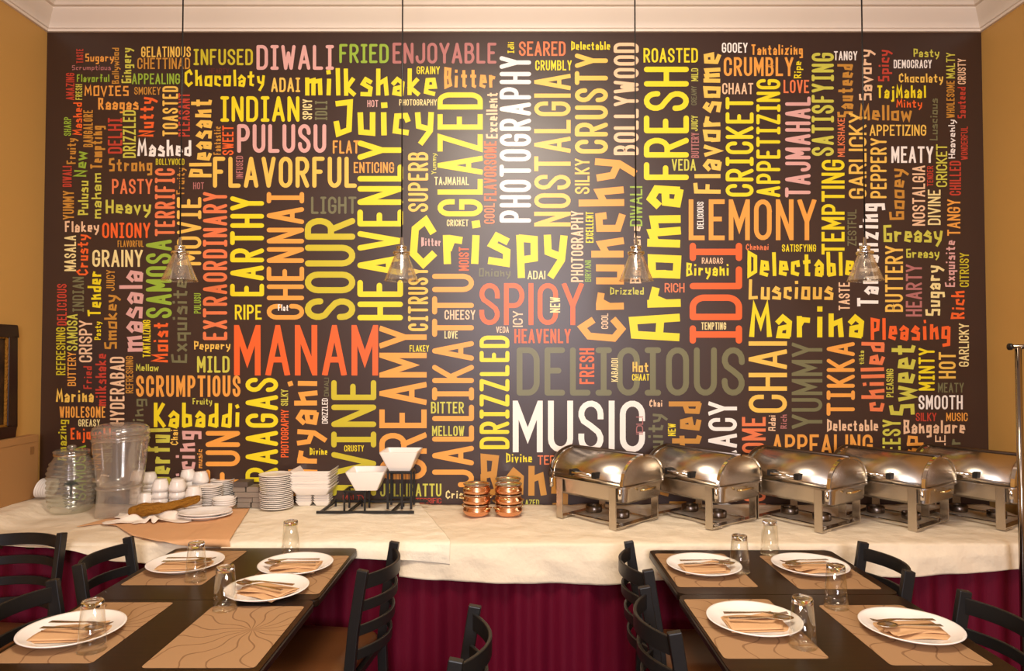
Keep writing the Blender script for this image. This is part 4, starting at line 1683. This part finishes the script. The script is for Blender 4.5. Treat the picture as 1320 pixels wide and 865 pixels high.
def spoon_build():
    t = thing('spoon', 'x', 'spoon')
    mb = MB()
    pts = [(-0.095, 0, 0.004), (-0.06, 0, 0.005), (-0.02, 0, 0.006), (0.02, 0, 0.007), (0.042, 0, 0.004)]
    ws = [0.015, 0.0125, 0.009, 0.006, 0.0065]
    vs, fs = [], []
    for (x, y, z), w_ in zip(pts, ws):
        vs += [(x, -w_ / 2, z), (x, w_ / 2, z), (x, w_ / 2, z + 0.002), (x, -w_ / 2, z + 0.002)]
    for i in range(len(pts) - 1):
        for k in range(4):
            fs.append((i * 4 + k, i * 4 + (k + 1) % 4, (i + 1) * 4 + (k + 1) % 4, (i + 1) * 4 + k))
    fs += [(3, 2, 1, 0), tuple(range(16, 20))]
    mb.add(vs, fs)
    mb.build('spoon_handle', M_STEEL2, t, auto=40)
    mb = MB()
    n = 18
    vs, fs = [], []
    for r in range(6):
        q = r / 5
        for k in range(n):
            a = 2 * pi * k / n
            vs.append((0.068 + 0.031 * q * cos(a), 0.0205 * q * sin(a) * (1 - 0.12 * cos(a)), 0.002 + 0.008 * q * q))
    for r in range(5):
        for k in range(n):
            fs.append((r * n + k, r * n + (k + 1) % n, (r + 1) * n + (k + 1) % n, (r + 1) * n + k))
    mb.add(vs, fs)
    mb.build('spoon_bowl', M_STEEL2, t, smooth=True, solid=0.0014)
    return t


def fork_build():
    t = thing('fork', 'x', 'fork')
    mb = MB()
    pts = [(-0.095, 0, 0.004), (-0.06, 0, 0.005), (-0.02, 0, 0.006), (0.025, 0, 0.008), (0.042, 0, 0.006), (0.058, 0, 0.004)]
    ws = [0.015, 0.0125, 0.009, 0.006, 0.016, 0.021]
    vs, fs = [], []
    for (x, y, z), w_ in zip(pts, ws):
        vs += [(x, -w_ / 2, z), (x, w_ / 2, z), (x, w_ / 2, z + 0.002), (x, -w_ / 2, z + 0.002)]
    for i in range(len(pts) - 1):
        for k in range(4):
            fs.append((i * 4 + k, i * 4 + (k + 1) % 4, (i + 1) * 4 + (k + 1) % 4, (i + 1) * 4 + k))
    fs += [(3, 2, 1, 0), tuple(range(20, 24))]
    mb.add(vs, fs)
    mb.build('fork_handle', M_STEEL2, t, auto=40)
    mb = MB()
    for k in range(4):
        y = -0.0085 + 0.00567 * k
        mb.bar([(0.057, y, 0.005), (0.078, y, 0.004), (0.100, y * 0.95, 0.009)], 0.0026, 0.0018)
    mb.build('tines', M_STEEL2, t)
    return t


PR = 0.141
settings = [  # X, Y, seat side (+1: diner at right, cutlery points left), where, cutlery angles
    (-1.268, 2.675, -1, 'rear left seat of the left tables', 0.05),
    (-0.834, 2.655, 1, 'rear right seat of the left tables', 0.0),
    (-0.848, 2.385, 1, 'middle right of the left tables', -0.45),
    (-1.296, 2.035, -1, 'near left seat of the left tables', 0.0),
    (0.737, 2.645, -1, 'rear left seat of the right tables', 0.08),
    (1.145, 2.645, 1, 'rear right seat of the right tables', 0.05),
    (0.740, 2.110, -1, 'near left seat of the right tables', 0.05),
    (1.187, 2.055, 1, 'near right seat of the right tables', -0.05)]
pprof = [(0.0, 0.003), (PR * 0.55, 0.003), (PR * 0.56, 0.0), (PR * 0.61, 0.0), (PR * 0.68, 0.006), (PR * 0.97, 0.021), (PR, 0.024), (PR * 0.99, 0.0262),
         (PR * 0.95, 0.0245), (PR * 0.74, 0.0115), (PR * 0.66, 0.0068), (0.0, 0.0062)]
for i, (x, y, side, where, ca) in enumerate(settings):
    zt = ZMT if i != 2 else ZD + 0.0022
    if plate_src is None:
        plate_src = o = MB().lathe(pprof, 64).build('dinner_plate', M_PORC, smooth=True)
    else:
        o = plate_src.copy()
        C.objects.link(o)
    o.location = (x, y, zt)
    tag(o, f'white round dinner plate at the {where}', 'plate', 'dinner plates on the dining tables')
    rot = (0 if side < 0 else pi) + ca
    zp = zt + 0.0066
    if nap_src is None:
        nap_src = o = napkin_mesh()
    else:
        o = nap_src.copy()
        C.objects.link(o)
    o.location = (x, y - 0.005, zp)
    o.rotation_euler = (0, 0, rot + 0.05 * sin(i * 3))
    o.scale = (1.08, 1.15, 1.0)
    tag(o, f'folded peach paper napkin on the plate at the {where}', 'napkin', 'paper napkins')
    fo, spn = (fork_build(), spoon_build()) if fork_src is None else (dup(fork_src), dup(spoon_src))
    if fork_src is None:
        fork_src, spoon_src = fo, spn
    M = Matrix.Translation((x, y, 0)) @ Matrix.Rotation(rot, 4, 'Z')
    spread = 0.25 if i == 2 else 0.10
    fo.location = M @ Vector((0.01, 0.018 * side * -1, zp + 0.0185))
    fo.rotation_euler = (0, 0, rot + spread * (1 if side < 0 else -1) * -1)
    spn.location = M @ Vector((0.012, -0.022 * side * -1, zp + 0.018))
    spn.rotation_euler = (0, 0, rot + 0.08 * side)
    tag(fo, f'steel fork lying on the napkin at the {where}', 'fork', 'forks on the napkins')
    tag(spn, f'steel spoon lying on the napkin at the {where}', 'spoon', 'spoons on the napkins')

# upside-down tumblers
HG = 0.138
tum = None
for (px, py, lab) in ((252.6, 748, 'upside-down glass tumbler beside the rear left plate of the left tables'), (374.5, 714.5, 'upside-down glass tumbler behind the rear right plate of the left tables'),
                      (290, 785, 'upside-down glass tumbler on the corner of the empty placemat'), (118.5, 838, 'upside-down tumbler in front of the near left plate of the left tables'),
                      (953.5, 737, 'upside-down glass tumbler beside the rear left plate of the right tables'), (992.5, 714, 'upside-down glass tumbler at the far edge of the right table'),
                      (1035, 833, 'upside-down tumbler in front of the near left plate of the right tables'), (1078, 783, 'upside-down glass tumbler at the top of the near right placemat')):
    p = onZ(px, py, ZMT)
    if tum is None:
        tum = o = thing('tumbler', lab, 'glass')
        MB().lathe([(0.0372, 0.0), (0.0365, 0.03), (0.029, HG - 0.016)], 40).build('body', M_TUM, o, smooth=True)
        MB().lathe([(0.0, HG - 0.014), (0.02, HG - 0.0145), (0.0290, HG - 0.0158), (0.0285, HG - 0.003), (0.0265, HG), (0.018, HG - 0.001), (0.0, HG - 0.0005)], 40).build('base', M_GLASS, o, smooth=True)
        MB().lathe([(0.0362, 0.0004), (0.0378, 0.0), (0.0380, 0.0018), (0.0362, 0.0018), (0.0362, 0.0004)], 40).build('rim', M_TUM, o, smooth=True)
    else:
        o = dup(tum)
    o.location = (p.x, p.y, ZMT + 0.0005)
    tag(o, lab, 'glass', 'upside-down tumblers')

# ------------------------------------------------------------------ ladder-back chairs
HC, CW = 0.83, 0.36


def make_chair(label, group):
    t = thing('dining_chair', label, 'chair', group=group)
    sec = 0.030
    for sx in (-1, 1):
        x = sx * CW / 2
        MB().bar([(x, -0.235, 0.0), (x, -0.215, 0.20), (x, -0.205, 0.44), (x, -0.222, 0.62), (x, -0.255, HC)], sec * 0.8, sec * 1.25).build('rear_leg', M_BLACK, t, bevel=0.003)
        MB().bar([(x, 0.165, 0.0), (x, 0.16, 0.425)], sec * 0.8, sec * 0.9).build('front_leg', M_BLACK, t, bevel=0.003)
    for k, (zc, hh) in enumerate(((0.785, 0.050), (0.70, 0.036), (0.615, 0.036), (0.53, 0.036))):
        yb = -0.205 - (zc - 0.44) / (HC - 0.44) * 0.047
        mb = MB()
        n = 14
        path = []
        for i in range(n + 1):
            q = -1 + 2 * i / n
            path.append((q * CW / 2, yb - 0.072 * (1 - q * q), zc))
        mb.bar(path, 0.010, hh)
        mb.build('back_slat', M_BLACK, t, auto=40, bevel=0.002)
    mb = MB()
    for sx in (-1, 1):
        x = sx * CW / 2
        mb.bar([(x, -0.2, 0.425), (x, 0.165, 0.425)], 0.022, 0.022)
    for y in (-0.2, 0.16):
        mb.bar([(-CW / 2, y, 0.425), (CW / 2, y, 0.425)], 0.022, 0.022)
    mb.build('seat_frame', M_BLACK, t)
    mb = MB()
    for sx in (-1, 1):
        x = sx * CW / 2
        mb.bar([(x, -0.21, 0.17), (x, 0.16, 0.17)], 0.018, 0.018)
    mb.bar([(-CW / 2, 0.0, 0.17), (CW / 2, 0.0, 0.17)], 0.018, 0.018)
    mb.build('stretcher', M_BLACK, t)
    mb = MB()
    rings = []
    for (s, z, r) in ((0.94, 0.437, 0.06), (1.0, 0.448, 0.07), (1.0, 0.466, 0.07), (0.93, 0.478, 0.07), (0.6, 0.483, 0.06)):
        rings.append([Vector((x, y - 0.008, z)) for x, y in rrect(0.40 * s, 0.38 * s, r * s, 6)])
    k = len(rings[0])
    vs = [v for r in rings for v in r]
    fs = [(i * k + j, i * k + (j + 1) % k, (i + 1) * k + (j + 1) % k, (i + 1) * k + j) for i in range(len(rings) - 1) for j in range(k)]
    fs += [tuple(reversed(range(k))), tuple(range((len(rings) - 1) * k, len(rings) * k))]
    mb.add(vs, fs)
    mb.build('seat', M_SEAT, t, smooth=True)
    return t


chair = None


def place_chair(far, near, face, label):
    """far/near: photo points of the two post tops; face: -1 faces -X, +1 faces +X, 0 faces camera"""
    global chair
    a, b = onZ(*far, HC), onZ(*near, HC)
    mid = (a + b) / 2
    d = a - b
    ang = atan2(d.y, d.x)                       # near -> far direction
    rz = ang if face < 0 else ang + pi          # local +X along (far-near) when facing -X
    if chair is None:
        chair = o = make_chair(label, 'black ladder-back chairs')
    else:
        o = dup(chair, label)
    off = Matrix.Rotation(rz, 3, 'Z') @ Vector((0, -0.255, 0))
    o.location = (mid.x - off.x, mid.y - off.y, 0)
    o.rotation_euler = (0, 0, rz)
    print('chair', [round(v, 3) for v in o.location], round(math.degrees(rz), 1), 'sep', round(d.length, 3))
    return o


place_chair((508, 699), (469, 734), -1, 'black ladder-back chair with brown seat at the rear right of the left tables')
place_chair((612, 782), (589, 848), -1, 'black ladder-back chair cut by the bottom edge in front of the burgundy skirt')
place_chair((811, 699), (834, 733), 1, 'black ladder-back chair at the rear left side of the right tables')
place_chair((831, 757), (868, 813), 1, 'black ladder-back chair at the near left side of the right tables')
place_chair((1115, 700), (1169, 734), -1, 'black ladder-back chair tucked against the rear right side of the right tables')
place_chair((1243, 761), (1345, 822), -1, 'black ladder-back chair in the bottom right corner beside the near table')
place_chair((166, 692), (100, 728), 1, 'black ladder-back chair tucked in at the rear left side of the left tables')
place_chair((73, 744), (-36, 806), 1, 'black ladder-back chair at the near left side of the left tables')
place_chair((92, 687), (-34, 684), 1, 'black ladder-back chair at the far left with its slats in front of the buffet skirt')

# ------------------------------------------------------------------ metal rack at the right edge
p = onY(1312.5, 447, 2.86)
zt = p.z
t = thing('garment_rack', 'chrome rail stand with upright pole at the right edge', 'rack', (p.x, 2.86, 0))
for x in (0, 0.44):
    MB().tube([(x, 0, 0.03), (x, 0, zt)], 0.0125, 16).build('pole', M_POLE, t, smooth=True)
tb = MB().tube([(-0.03, 0, zt), (0.47, 0, zt)], 0.010, 14).build('top_rail', M_POLE, t, smooth=True)
for x in (-0.035, 0.475):
    MB().tube([(x - 0.004, 0, zt), (x + 0.006, 0, zt)], 0.0145, 14).build('end_cap', M_RUB, tb, smooth=True)
mb = MB()
for x in (0, 0.44):
    mb.tube([(x, -0.11, 0.03), (x, 0.11, 0.03)], 0.0125, 12)
mb.tube([(0, 0, 0.03), (0.44, 0, 0.03)], 0.0125, 12)
mb.build('base', M_POLE, t, smooth=True)
for x in (0, 0.44):
    for y in (-0.1, 0.1):
        MB().tube([(x, y, 0.0), (x, y, 0.03)], 0.014, 12).build('foot', M_RUB, t, smooth=True)
